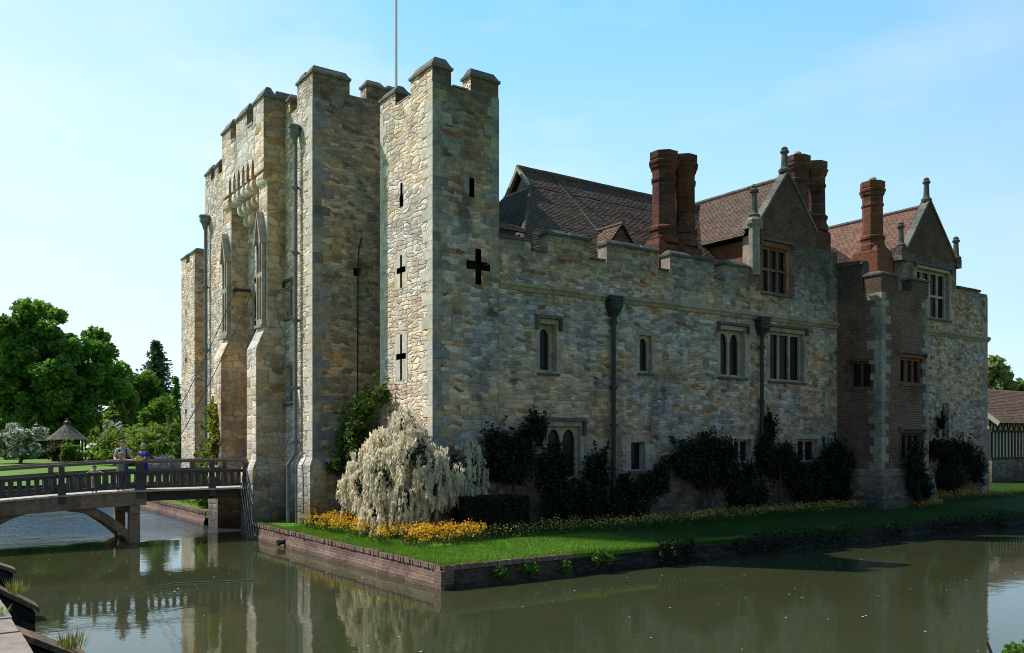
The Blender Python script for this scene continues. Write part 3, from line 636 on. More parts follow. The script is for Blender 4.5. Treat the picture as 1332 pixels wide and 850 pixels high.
for a in ((26.35, 26.95, -.1, .5, 12.55, 13.2), (31.45, 31.95, -.1, .5, 12.75, 13.2)): mb = MB(); mb.box(*a); mb.build('kneeler', M['wside'], castle)
finial(castle, 26.6, .1, 13.2, 1.3); finial(castle, 29.0, .15, 15.85, 1.25); finial(castle, 31.75, .1, 13.2, 1.25)
# ---- roofs
def updir(dx, dy, dz): return Vector((dx, dy, dz)).normalized()
RY, RZ = 5.0, 14.85
mb = MB()
L = math.hypot(RY-.9, RZ-10.35)
tiles(mb, (4.1, .9, 10.35), (1, 0, 0), (0, RY-.9, RZ-10.35), 0, 17.5, L*.79, 2.8, 0, m=0)
o2 = Vector((4.1, .9, 10.35))+Vector((0, RY-.9, RZ-10.35))*.79
tiles(mb, (6.45, o2.y, o2.z), (1, 0, 0), (0, RY-.9, RZ-10.35), .42, 15.15, L*.21, .0, 0, m=0)
tiles(mb, (4.1, .9, 10.35), (0, 1, 0), (2.8, 0, 3.555), 0, 8.2, math.hypot(2.8, 3.555), 3.2, 3.2, m=0)   # hip end
rf = mb.build('main_roof', [M['tile'], M['under']], castle)
mb = MB(); ridge(mb, (6.85, RY, RZ+.02), (21.5, RY, RZ+.02)); mb.build('ridge_tiles', M['ridge'], rf)
mb = MB(); ridge(mb, (4.1, .9, 10.38), (6.9, 4.14, 13.92), .085, .25); mb.build('hip_tiles', M['tile'], rf)
mb = MB(); gy = RY-o2.y                                  # open gablet above the hip
for s in (-1, 1):
    mb.prism([(6.82, RY+s*(gy+.05), 13.88), (6.82, RY, RZ+.08), (6.82, RY, RZ-.1), (6.82, RY+s*(gy-.14), 13.88)], (.14, 0, 0))
mb.box(6.78, 6.92, RY-gy-.05, RY+gy+.05, 13.80, 13.88)
mb.build('bargeboard', M['barge'], rf)
mb = MB(); mb.prism([(6.97, RY-gy+.02, 13.87), (6.97, RY+gy-.02, 13.87), (6.97, RY, RZ-.03)], (.1, 0, 0)); mb.build('gablet', M['void'], rf)
mb = MB(); mb.tube([(8.6, 4.95, 14.86), (8.9, 3.4, 13.14), (9.0, 1.6, 11.2)], .035, 6); mb.build('lead_flashing', M['lead'], rf)
mb = MB()                                                # little gabled dormer behind the parapet
for s in (-1, 1):
    tiles(mb, (9.0+s*.95, .95, 10.9), (0, 1, 0), (-s*.95, 0, 1.15), 0, 1.9, 1.45, 0, .9, m=0)
mb.box(8.35, 9.65, 1.05, 2.2, 10.2, 10.95, 2); mb.prism([(8.15, 1.05, 10.95), (9.85, 1.05, 10.95), (9.0, 1.05, 11.95)], (0, .05, 0), 2)
dm = mb.build('dormer', [M['tile'], M['under'], M['brickdark']], rf)
mb = MB(); ridge(mb, (9, .9, 12.05), (9, 2.6, 12.05), .1, .3); mb.build('ridge_tiles', M['ridge'], dm)
mb = MB()                                                # lean-to tiles beside the tower
tiles(mb, (2.6, .05, 10.8), (1, 0, 0), (0, .7, .42), 0, 1.25, .8); mb.build('lean_to_roof', [M['tilered'], M['under']], rf)
# gable 1 roof running back
mb = MB(); mb.box(15.6, 19.9, .46, 6.5, 10.1, 12.2); mb.build('gable_wing_wall', M['brick'], castle)
mb = MB()
for s in (-1, 1):
    xe = 17.72+s*2.5
    tiles(mb, (xe, .3, 12.3), (0, 1, 0), (-s*2.5, 0, 2.8), 0, 6.6, math.hypot(2.5, 2.8), 0, 0, m=0)
rb = mb.build('gable_roof', [M['tile'], M['under']], castle)
mb = MB(); ridge(mb, (17.72, .4, 15.12), (17.72, 6.9, 15.12), .12); mb.build('ridge_tiles', M['ridge'], rb)
mb = MB(); mb.box(26.7, 31.4, .5, 7.5, 10.1, 12.9); mb.build('gable_wing_wall', M['brick'], castle)
mb = MB()
for s in (-1, 1):
    xe = 29.0+s*3.1
    tiles(mb, (xe, .35, 12.2), (0, 1, 0), (-s*3.1, 0, 3.42), 0, 9, math.hypot(3.1, 3.42), 0, 0, m=0)
rc = mb.build('gable_roof', [M['tilered'], M['under']], castle)
mb = MB(); ridge(mb, (29, .4, 15.64), (29, 9.3, 15.64), .12); mb.build('ridge_tiles', M['ridge'], rc)
mb = MB(); tiles(mb, (21.2, .9, 11.6), (1, 0, 0), (0, 3.2, 2.4), 0, 5.5, 4.0, 0, 0, m=0); mb.box(21.35, 26.3, .62, 5, 10.1, 11.5, 2); mb.build('link_roof', [M['tilered'], M['under'], M['brickdark']], castle)
# ---- brick chimneys
def chimney(flues, base, z0, z1, zt, mat, r=.44, pots=()):
    mb = MB(); x0, x1, y0, y1 = base; mb.box(x0, x1, y0, y1, z0, z1)
    mb.hexa([(x0,y0,z1+.001),(x1,y0,z1+.001),(x1,y1,z1+.001),(x0,y1,z1+.001),(x0+.2,y0+.2,z1+.3),(x1-.2,y0+.2,z1+.3),(x1-.2,y1-.2,z1+.3),(x0+.2,y1-.2,z1+.3)])
    o = mb.build('chimney', M[mat], castle)
    for i, (x, y, zz) in enumerate(flues):
        zz = zz-(z1+.1)
        f = MB(); octo(f, (x, y, z1+.1), [(r*1.22,0),(r*1.22,.22),(r*1.08,.34),(r*1.08,.5),(r*1.18,.54),(r*1.18,.66),(r*.98,.76),(r*.95,zz-1.25),(r*1.04,zz-1.2),(r*1.04,zz-1.1),(r*.95,zz-1.06),(r*.97,zz-.75),(r*1.1,zz-.66),(r*1.12,zz-.58),(r*1.22,zz-.5),(r*1.24,zz-.42),(r*1.1,zz-.36),(r*1.16,zz-.3),(r*1.16,zz-.04),(r*.8,zz)])
        f.build('flue', M[mat], o)
        if i in pots:
            p = MB(); p.lathe([(.17,0),(.2,.12),(.17,.2)], (x, y, z1+.1+zz), 10); p.build('chimney_pot', M['barge'], o)
    return o
chimney([(11.5,1.25,15.35),(12.62,1.25,15.4)], (10.75,13.2,.75,1.75), 9.9, 11.5, 15.3, 'chim', .52)
chimney([(20.0,1.2,16.75),(21.25,1.2,16.7)], (19.45,21.8,.7,1.75), 11.9, 13.35, 16.7, 'chim2', .52, (0,))
chimney([(24.6,.35,16.15)], (24.0,25.25,-.3,1.0), 10.4, 12.7, 16.15, 'chim3', .5, (0,))
# ---- brick turret with stone quoins
TX0, TX1, TYF, TZ0, TZ1 = 21.3, 25.05, -2.2, 2.3, 10.4
mb = MB()
wl = (-1.72,-.62,6.05,7.2); wf1 = (22.75,24.6,6.25,7.4); wf2 = (22.85,24.55,2.75,4.0)
sheet(mb, TX(TX0), TYF, -.002, .4, TZ1, [wl], .35, 0, 0, 1); sheet(mb, TY(TYF), TX0, TX1, .4, TZ1, [wf1, wf2], .35, 0, 0, 1)
mb.quad([(TX1,TYF,.4),(TX1,0,.4),(TX1,0,TZ1),(TX1,TYF,TZ1)], 0); mb.quad([(TX0,TYF,TZ1),(TX1,TYF,TZ1),(TX1,-.002,TZ1),(TX0,-.002,TZ1)], 0)
tur = mb.build('brick_turret', [M['bricktower'], M['void']], castle)
window(castle, TX(TX0), *wl, 2, 'rect', None, None, 'brickdark', .22, .14, .012, .1)
window(castle, TY(TYF), *wf1, 3, 'rect', None, .12, 'brick', .22, .16, .012, .11)
window(castle, TY(TYF), *wf2, 3, 'rect', None, .12, 'brickdark', .22, .14, .012, .11)
bt = [M['bricktower'], M['bricktower']]
merlon(tur, TX0, 22.6, TYF, -1.35, TZ1, 10.95, 11.25, bt, 'copeside'); merlon(tur, 23.7, TX1, TYF, TYF+.5, TZ1, 10.95, 11.25, bt, 'copeside')
mb = MB(); mb.box(TX0, TX0+.45, -1.3, -.01, TZ1+.002, 11.55); mb.hexa([(TX0-.08,-1.3,11.552),(TX0+.5,-1.3,11.552),(TX0+.5,-.01,11.552),(TX0-.08,-.01,11.552),(TX0,-1.3,11.7),(TX0+.4,-1.3,11.7),(TX0+.4,-.01,11.8),(TX0,-.01,11.8)]); mb.build('turret_parapet', M['bricktower'], castle)
qs = [M['quoinside'], M['quoinside']]
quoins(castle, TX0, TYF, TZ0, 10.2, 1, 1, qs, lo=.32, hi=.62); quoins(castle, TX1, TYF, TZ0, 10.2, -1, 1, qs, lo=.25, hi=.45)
mb = MB(); e = .38
mb.hexa([(TX0-e,TYF-e,.3),(TX1+e,TYF-e,.3),(TX1+e,.1,.3),(TX0-e,.1,.3),(TX0-.1,TYF-.1,2.1),(TX1+.3,TYF-.1,2.1),(TX1+.3,.1,2.1),(TX0-.1,.1,2.1)])
mb.hexa([(TX0-.14,TYF-.14,2.102),(TX1+.34,TYF-.14,2.102),(TX1+.34,.1,2.102),(TX0-.14,.1,2.102),(TX0-.005,TYF-.005,2.4),(TX1+.005,TYF-.005,2.4),(TX1+.005,.1,2.4),(TX0-.005,.1,2.4)])
mb.build('battered_plinth', M['wside'], castle)
# ---- east block
mb = MB(); g2w = (27.85,30.9,9.95,12.35); lan = (30.2,30.85,3.8,5.6)
sheet(mb, TY(0), TX1+.01, 26.66, .3, 11.2, [], .4, 0, 1, 2); sheet(mb, TY(0), 26.66, 31.6, .3, 13.0, [g2w, lan], .42, 0, 1, 2); sheet(mb, TY(0), 31.6, 34.8, .3, 11.65, [], .4, 0, 1, 2)
mb.quad([(34.8,0,.3),(34.8,12,.3),(34.8,12,11.65),(34.8,0,11.65)], 0)
mb.quad([(31.6,0,11.65),(34.8,0,11.65),(34.8,.5,11.65),(31.6,.5,11.65)], 0); mb.quad([(31.6,0,11.65),(31.6,.5,11.65),(31.6,.5,13),(31.6,0,13)], 0); mb.quad([(26.66,0,11.2),(26.66,.5,11.2),(26.66,.5,13),(26.66,0,13)], 1); mb.quad([(25.06,0,11.2),(26.66,0,11.2),(26.66,.5,11.2),(25.06,.5,11.2)], 0)
mb.quad([(26.66,0,13),(31.6,0,13),(31.6,.5,13),(26.66,.5,13)], 0); mb.quad([(31.6,.5,10),(34.8,.5,10),(34.8,.5,11.65),(31.6,.5,11.65)], 0)
eb = mb.build('east_block_wall', [M['wside'], M['dress'], M['void']], castle)
merlon(eb, 31.9, 34.0, 0, .5, 11.65, 11.72, 12.0, [M['wside']]*2, 'copeside')
window(castle, SY, *g2w, 4, 'rect', 11.1, .16, 'dress', .3, .16, .014, .13)
window(castle, SY, *lan, 1, 'arch', None, None, 'dress', .24, .15, .014, .07, sill=False)
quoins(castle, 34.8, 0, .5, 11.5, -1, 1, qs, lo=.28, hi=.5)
mb = MB(); mb.box(34.82, 35.75, .4, .85, .3, 4.2); mb.box(34.82, 35.8, .34, .9, 4.202, 4.32); mb.build('boundary_wall', M['wside'], None, 'short grey stone wall joining the castle corner near the timbered house', cat='wall')

# ------------------------------------------------------------------ ground, water, lawn
def grass_mat(name, a, b, c, sc=1.0, painted_shade=False):
    t = NT(name); p = t.n('NewGeometry').outputs['Position']
    f = t.noise(p, 22*sc, 6, .75); g = t.noise(p, 1.1*sc, 4, .6)
    base = t.ramp(f, [(.3, a), (.5, b), (.7, c)]); base = t.mix(1, base, t.ramp(g, [(.3, .72), (.7, 1.25)]), 'MULTIPLY')
    if painted_shade:
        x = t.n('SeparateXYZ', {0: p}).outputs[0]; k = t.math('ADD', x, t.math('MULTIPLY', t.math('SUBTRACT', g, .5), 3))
        base = t.mix(t.rng(k, 2.5, 6.5), base, t.mix(1, base, (.26, .30, .32), 'MULTIPLY'))  # darkens the colour along x, painting the castle's shade on the lawn
    return t.end(t.bsdf(base, .9, t.bump(f, .8, .03), **{'Specular IOR Level': .1}))
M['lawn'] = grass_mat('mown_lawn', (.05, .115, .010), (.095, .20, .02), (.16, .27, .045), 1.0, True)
M['field'] = grass_mat('meadow', (.09, .17, .025), (.14, .25, .04), (.20, .31, .07), .25)
def gz(x, y):
    if x <= -12.8 or y <= -21.5:
        z = 1.55
        if y > 12: z = 1.55-.6*min(1, (y-12)/24)
        return z+max(0, min(1.1, (y-36)*.012))
    return .95+max(0, min(1.1, (y-36)*.012))
mb = MB()
xs = [-1800,-600,-250,-120,-60,-30,-20,-16,-13.4,-13.0,-6,0,10,20,40,60,95,140,250,600,1800]; ys = [-1800,-500,-150,-60,-35,-28,-21.5,-12,-4,4,12,20,28,36,42,50,60,75,90,110,140,180,260,600,1800]
for i in range(len(xs)-1):
    for j in range(len(ys)-1):
        a, b, c, d = xs[i], xs[i+1], ys[j], ys[j+1]
        if a >= -13.0 and b <= 95 and c >= -21.5 and d <= 36: continue
        mb.quad([(a,c,gz(a,c)), (b,c,gz(b,c)), (b,d,gz(b,d)), (a,d,gz(a,d))])
mb.build('ground', M['field'], kind='structure', at=(0,0,0), smooth=True)
def mk_water():
    t = NT('moat_water'); p = t.n('NewGeometry').outputs['Position']; x = t.n('SeparateXYZ', {0: p})
    sc = t.n('VectorMath', {0: p, 1: (1, 1.0, 1)}, operation='MULTIPLY').outputs[0]
    n1 = t.noise(sc, 1.6, 3, .5); n2 = t.noise(sc, 7.5, 3, .55)
    # wind-ruffled reach beyond the bridge
    far = t.rng(x.outputs[1], 9, 14); ruff = t.math('MULTIPLY', far, t.rng(t.noise(p, .22, 3), .38, .5, .35, 1))
    sm = t.math('ADD', t.math('MULTIPLY', n1, .09), t.math('MULTIPLY', n2, .022))
    rg = t.math('MULTIPLY', t.noise(sc, 3.4, 4, .6), t.math('MULTIPLY', ruff, 4.5))
    nrm = t.bump(t.math('ADD', sm, rg), .35, .10)
    col = t.mix(t.noise(p, .35, 3), (.036, .042, .018), (.054, .059, .026))
    col = t.mix(t.math('MULTIPLY', ruff, .85), col, (.016, .050, .085))  # blue sky reflection painted into the base colour of the ruffled water
    return t.end(t.bsdf(col, .035, nrm, IOR=1.33, **{'Specular IOR Level': .5}))
M['water'] = mk_water()
mb = MB(); mb.quad([(-14,-22,0),(96,-22,0),(96,37,0),(-14,37,0)]); mb.build('water', M['water'], kind='structure', at=(0,0,0))
M['moatbed'] = plain('moat_bed', (.05, .045, .03), .9)
LX, LY, LZ = -3.1, -5.95, .56
mb = MB(); n = 46
for i in range(n):
    for j in range(12):
        pass
gx = [LX,-2.6,-2.2,-1.8,-1.4,-.8,0,1,2,4,7,11,16,22,30,40,55,94.9]; gy = [LY,-5.4,-4.5,-3.4,-2.4,-1.2,0,1.5,3.5,5.5,8,9.3,12.6,14,20,26,32.5]
lz = lambda x, y: LZ+.09*min(1, max(0, min(x-LX, y-LY))/2.5)+.012*math.sin(x*1.3+y*2)
for i in range(len(gx)-1):
    for j in range(len(gy)-1):
        if gx[i+1] < -1.7 and gy[j] > 9 and gy[j+1] < 13: continue
        q = [(gx[i],gy[j]),(gx[i+1],gy[j]),(gx[i+1],gy[j+1]),(gx[i],gy[j+1])]; mb.quad([(a,b,lz(a,b)) for a, b in q])
for i in range(len(gx)-1):
    a, b = gx[i], gx[i+1]; mb.quad([(a,LY-.05,LZ-.25),(b,LY-.05,LZ-.25),(b,LY,lz(b,LY)),(a,LY,lz(a,LY))])
for j in range(len(gy)-1):
    a, b = gy[j], gy[j+1]
    if 9 < a < 12: continue
    mb.quad([(LX-.02,a,LZ-.25),(LX-.02,b,LZ-.25),(LX,b,lz(LX,b)),(LX,a,lz(LX,a))])
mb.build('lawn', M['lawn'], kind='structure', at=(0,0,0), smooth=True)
# short blades over the sunlit strip and its edges
nb = 52000
def blades(n, x0, x1, y0, y1, h=.055):
    x = x0+(x1-x0)*RS.rand(n); y = y0+(y1-y0)*RS.rand(n); z = np.array([lz(a, b) for a, b in zip(x, y)])
    hh = h*(.5+RS.rand(n)); ang = RS.rand(n)*2*PI
    P = np.stack([x, y, z+hh*.5], 1); A = np.stack([.35*hh*(RS.rand(n)-.5), .35*hh*(RS.rand(n)-.5), hh*.55], 1); B = np.stack([np.cos(ang), np.sin(ang), 0*ang], 1)*.006
    return P, A, B
S = [blades(22000, LX-.02, -1.9, LY, 5.4), blades(20000, -1.9, 4.5, LY-.03, -2.9), blades(3000, LX-.02, 8, LY-.04, LY+.12, .09), blades(2500, LX-.04, LX+.1, LY, 8, .09)]
P, A, B = (np.concatenate([s[k] for s in S]) for k in range(3))
M['blade'] = leafmat('grass_blade', [(0, (.08, .19, .014)), (.5, (.14, .28, .03)), (1, (.23, .35, .06))], .3)
fan_mesh('grass', P, A, B, M['blade'], None, (0, 0, .5), kind='stuff', label='short bright green lawn grass on the castle island', cat='grass')
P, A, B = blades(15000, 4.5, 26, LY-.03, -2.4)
M['bladed'] = leafmat('grass_blade_shaded', [(0, (.016, .042, .005)), (.5, (.028, .065, .009)), (1, (.05, .09, .016))], .3)  # darker copy of the blade colour, painting in the wall's shade
fan_mesh('grass_shaded', P, A, B, M['bladed'], None, (12, -4, .5), kind='stuff', label='grass with shade painted into its colour on the lawn strip under the long shaded wall', cat='grass')
nd_ = 420; x = np.concatenate([-3+RS.rand(160)*1.3, -1+RS.rand(nd_-160)*20]); y = np.concatenate([-5.8+RS.rand(160)*10, -5.8+RS.rand(nd_-160)*2.6])
P = np.stack([x, y, np.array([lz(a, b) for a, b in zip(x, y)])+.045], 1); A = rdir(nd_)*np.array([1,1,.3])*.017; B = np.cross(A, np.array([0,0,1.]))*1.0
M['daisy'] = plain('daisy_petal', (.75, .74, .68), .7, 5, .1, 0)
fan_mesh('daisies', P, A, B, M['daisy'], None, (0,0,.5), kind='stuff', label='tiny white daisies scattered over the lawn', cat='daisies')
# moat walls
M['mbrick'] = bricks('moat_brick', (.30, .165, .125), (.22, .125, .10), (.25, .22, .18), .23, .08, .014, .65, (.42, .36, .30), bump=.8, dist=.03, var=(.5, 1.4))
M['mbrickd'] = bricks('moat_brick_shaded', (.12, .065, .05), (.08, .048, .04), (.10, .085, .07), .23, .08, .014, .8, (.20, .17, .13), bump=.8, dist=.03, var=(.4, 1.5))  # darker copy of moat_brick, shade painted in for the right-hand wall
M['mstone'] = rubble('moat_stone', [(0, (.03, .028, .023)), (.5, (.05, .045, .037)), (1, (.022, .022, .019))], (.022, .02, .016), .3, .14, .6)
M['copbrick'] = island('coping_brick', [(0, (.26, .15, .115)), (.4, (.32, .20, .155)), (.7, (.22, .14, .115)), (1, (.36, .28, .23))], .9, 9, (.55, 1.35), .5, .02, stain=(1.5, .5, (.09, .075, .06)))
def moat_wall(pts, label, mat, cop=True, jit=.02):
    w = empty('moat_wall', (pts[0][0], pts[0][1], 0), label, 'wall')
    mb = MB(); cp = MB()
    for (a, b) in zip(pts[:-1], pts[1:]):
        a = Vector((a[0], a[1], 0)); b = Vector((b[0], b[1], 0)); d = (b-a); L = d.length; d.normalize(); nn = Vector((d.y, -d.x, 0))
        n = max(2, int(L/.6)); ring = []
        for i in range(n+1):
            p = a+d*(L*i/n); o = random.uniform(-jit, jit) if 0 < i < n else 0
            ring.append([p-nn*.0+Vector((0,0,LZ-.1)), p+nn*(.03+o*.4)+Vector((0,0,LZ-.1)), p+nn*(.06+o)+Vector((0,0,.25)), p+nn*(.12+o*2)+Vector((0,0,.12)), p+nn*(.12+o*2)+Vector((0,0,-.8))])
        for i in range(n):
            for k in range(4): mb.quad([ring[i][k], ring[i+1][k], ring[i+1][k+1], ring[i][k+1]])
        if cop:
            x = 0
            while x < L-.06:
                w_ = .074; z = random.uniform(-.012, .012); q = a+d*x; r = a+d*(x+w_); o = random.uniform(-.012, .02)
                ht = LZ+.025+z
                cp.hexa([q-nn*.2+Vector((0,0,LZ-.098)), r-nn*.2+Vector((0,0,LZ-.098)), r+nn*(.06+o)+Vector((0,0,LZ-.098)), q+nn*(.06+o)+Vector((0,0,LZ-.098)), q-nn*.2+Vector((0,0,ht)), r-nn*.2+Vector((0,0,ht)), r+nn*(.06+o)+Vector((0,0,ht)), q+nn*(.06+o)+Vector((0,0,ht))])
                x += .083
    mb.build('wall', mat, w)
    if cop: cp.build('coping', M['copbrick'], w)
    return w
moat_wall([(LX, 8.0), (LX, LY)], 'low sunlit brick moat wall edging the lawn before the gatehouse corner', M['mbrick'])
moat_wall([(LX, 32.5), (LX, 14.2)], 'low brick moat wall beyond the footbridge', M['mbrick'])
moat_wall([(LX, LY), (.9, LY)], 'short shaded moat wall running right from the near lawn corner', M['mbrickd'])
moat_wall([(.9, LY), (14, LY-.1), (30, LY-.2), (94, LY-.2)], 'long dark stone moat wall overgrown with weeds below the shaded lawn', M['mstone'], False, .06)
mb = MB(); mb.box(LX-.115, LX+.25, LY-.115, LY+.25, -.8, LZ-.101); mb.build('moat_wall_corner', M['mbrick'], None, 'weathered brick corner block where the two moat walls meet at the near lawn corner', cat='wall block')
# outer bank wall with raking buttresses
M['pave'] = island('bank_coping_stone', [(0, (.30, .24, .20)), (.5, (.36, .29, .24)), (1, (.25, .22, .19))], .9, 6, (.6, 1.25), .6, .03, stain=(1.2, .4, (.16, .15, .09)))
M['ledge'] = island('ledge_brick', [(0, (.21, .13, .085)), (.5, (.26, .165, .105)), (1, (.17, .125, .085))], .9, 7, (.5, 1.4), .7, .03)
M['bankdark'] = rubble('bank_stone', [(0, (.045, .042, .036)), (.5, (.065, .06, .048)), (1, (.04, .04, .034))], (.035, .033, .028), .3, .13, .6)  # dark stone tone over the whole bank wall and its buttresses
bw = empty('bank_wall', (-12.9, -10, 0), 'outer bank retaining wall with sloping brick buttresses dropping into the moat', 'wall')
mb = MB(); mb.box(-13.4, -12.97, -21.5, 36, -.8, 1.5); mb.box(-12.8, 95, -22.0, -21.5, -.8, 1.5); mb.box(-12.8, 95, 36, 36.4, -.8, .94); mb.build('wall', M['bankdark'], bw)
mb = MB(); y = -22
while y < 8:
    L = random.uniform(.7, 1.1); mb.box(-13.42+random.uniform(-.03,.03), -12.90+random.uniform(-.02,.03), y, y+L-.02, 1.502, 1.585+random.uniform(-.012,.02)); y += L
mb.build('coping', M['pave'], bw)
for (y, x1, zt, z1) in ((-12.3, -12.0, 1.38, .85), (-8.9, -12.2, 1.5, 1.0), (-3.9, -12.05, 1.4, .98), (2.5, -12.1, 1.4, .95)):
    b = MB(); b.prism([(-12.98,y,-.8),(x1,y,-.8),(x1,y,z1-.08),(-12.98,y,zt-.08)], (0,.5,0)); o = b.build('buttress', M['bankdark'], bw)
    k = MB(); n = 6
    for i in range(n):
        xa = -12.91+(x1+.06+12.91)*i/n; xb = -12.91+(x1+.06+12.91)*(i+.96)/n; za = zt-(zt-z1)*i/n; zb = zt-(zt-z1)*(i+1)/n; j = random.uniform(-.015,.015)
        k.prism([(xa,y-.05+j,za-.078),(xb,y-.05+j,zb-.078),(xb,y-.05+j,zb+.0),(xa,y-.05+j,za+.0)], (0,.6,0))
    k.build('buttress_coping', M['ledge'], o)
def tuft(c, n, h, spread, mat, label, name='grass_tuft', cat='grass tuft', group=None):
    d = RS.rand(n)*2*PI; r = spread*RS.rand(n)**.7; le = RS.rand(n)*.7
    x = c[0]+np.cos(d)*r; y = c[1]+np.sin(d)*r; hh = h*(.5+.7*RS.rand(n))
    tip = np.stack([np.cos(d)*le*hh, np.sin(d)*le*hh, hh], 1); P = np.stack([x, y, np.full(n, c[2])], 1)+tip*.5
    B = np.stack([-np.sin(d), np.cos(d), 0*d], 1)*.007
    return fan_mesh(name, P, tip*.5, B, mat, None, c, label=label, cat=cat, group=group)
M['dry'] = leafmat('dry_grass', [(0, (.20, .20, .06)), (.5, (.32, .28, .11)), (1, (.12, .17, .04))], .3)
tuft((-12.45, -8.7, 1.2), 90, .26, .13, M['dry'], 'straw coloured grass tuft on the middle buttress ledge of the near bank')
tuft((-12.15, -12.1, .95), 120, .24, .16, M['dry'], 'broad dry grass tuft on the nearest buttress ledge at the bottom left')
tuft((-13.2, -12.6, 1.58), 500, .10, .32, M['blade'], 'patch of green grass on the bank coping at the bottom left')
tuft((-13.55, -9.3, 1.56), 420, .12, .4, M['blade'], 'green grass patch beside the bank coping further from the camera')
# ------------------------------------------------------------------ planting
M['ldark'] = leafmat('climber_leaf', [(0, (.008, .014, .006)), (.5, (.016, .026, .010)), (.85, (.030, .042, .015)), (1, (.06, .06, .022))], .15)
M['lgreen'] = leafmat('bush_leaf', [(0, (.07, .135, .018)), (.5, (.12, .215, .03)), (1, (.19, .29, .05))], .4)
M['llaurel'] = leafmat('laurel_leaf', [(0, (.04, .075, .016)), (.5, (.075, .125, .026)), (1, (.13, .19, .045))], .3)
M['lyellow'] = leafmat('ivy_leaf', [(0, (.24, .23, .035)), (.5, (.34, .30, .05)), (1, (.15, .19, .03))], .35)
M['ltree'] = leafmat('tree_leaf', [(0, (.06, .15, .026)), (.5, (.12, .245, .045)), (1, (.21, .34, .075))], .5)
M['lpale'] = leafmat('pale_leaf', [(0, (.16, .21, .07)), (.5, (.23, .28, .10)), (1, (.32, .36, .15))], .45)
M['lolive'] = leafmat('olive_leaf', [(0, (.12, .16, .03)), (.5, (.19, .25, .05)), (1, (.28, .33, .08))], .4)
M['lbrown'] = leafmat('bronze_leaf', [(0, (.05, .045, .018)), (.5, (.08, .07, .025)), (1, (.11, .11, .035))], .3)
M['lcon'] = leafmat('conifer_needle', [(0, (.04, .08, .045)), (.5, (.07, .12, .07)), (1, (.11, .17, .10))], .35)
M['lblos'] = leafmat('blossom_and_leaf', [(0, (.10, .15, .05)), (.4, (.15, .2, .08)), (.55, (.72, .68, .62)), (1, (.82, .78, .74))], .3, .7, (1, 1, .9))
M['raceme'] = leafmat('cream_raceme', [(0, (.80, .73, .56)), (.4, (.86, .80, .66)), (.9, (.88, .83, .72)), (1, (.80, .73, .52))], .55, .8, (1, 1, .95))
M['lilac'] = leafmat('lilac_raceme', [(0, (.30, .24, .42)), (.6, (.42, .36, .52)), (1, (.20, .22, .12))], .25, .7, (1, 1, 1))
M['petal'] = leafmat('wallflower_petal', [(0, (.72, .24, .012)), (.25, (.82, .42, .02)), (.6, (.85, .60, .04)), (.85, (.55, .12, .012)), (1, (.80, .70, .22))], .3)
M['petald'] = leafmat('pansy_petal', [(0, (.70, .40, .03)), (.4, (.80, .56, .06)), (.7, (.80, .74, .40)), (1, (.30, .09, .03))], .3)
M['stemleaf'] = leafmat('flower_stem', [(0, (.03, .06, .012)), (.6, (.055, .10, .02)), (1, (.085, .14, .03))], .25)
M['bark'] = plain('bark', (.085, .065, .048), .9, 9, .45, .7, dist=.04)
M['stem'] = plain('woody_stem', (.07, .05, .04), .9, 9, .4, .5)
def bush(name, base, blobs, n, size, mat, label, cat='shrub', group=None, stems=6, fill=.5, asp=.55, sub=13, sr=.36, smat='stem', spread=.15, sprig=9):
    r = empty(name, base, label, cat, group)
    tot = sum(b[1][0]*b[1][1]+b[1][2]*b[1][0]+b[1][1]*b[1][2] for b in blobs); P = []
    for c, rad in blobs:
        w = (rad[0]*rad[1]+rad[2]*rad[0]+rad[1]*rad[2])/tot; k = max(6, int(sub*len(blobs)*w*1.6))
        cc = shell(k, c, np.array(rad)*.82, .7)
        per = max(4, int(n*w/k))
        for q in cc: P.append(shell(per, q, np.array(rad)*sr*(.6+.7*random.random()), .85))
    for c, rad in blobs:
        for q in range(sprig):
            d = rdir(1)[0]; d[2] = abs(d[2])*.9+.1; t = RS.rand(16)[:, None]
            P.append(np.array(c)+np.array(rad)*d*(.75+.75*t)+RS.normal(size=(16, 3))*np.array(rad)*.05)
    P = np.concatenate(P); P = P[P[:, 2] > base[2]+.02]
    leaves('foliage', P, size, M[mat], r, asp=asp)
    if stems:
        mb = MB(); c = blobs[0][0]
        for i in range(stems):
            b = random.choice(blobs)[0]; s = Vector((base[0]+random.uniform(-spread, spread), base[1]+random.uniform(-spread, spread), base[2]-.1)); e = Vector(b)+Vector((random.uniform(-.3,.3), random.uniform(-.15,.15), random.uniform(-.1,.3)))
            m_ = s.lerp(e, .5)+Vector((random.uniform(-.15,.15), random.uniform(-.1,.1), .1)); mb.tube([s, m_, e], [.035, .024, .01], 5)
        mb.build('stem', M[smat], r)
    return r
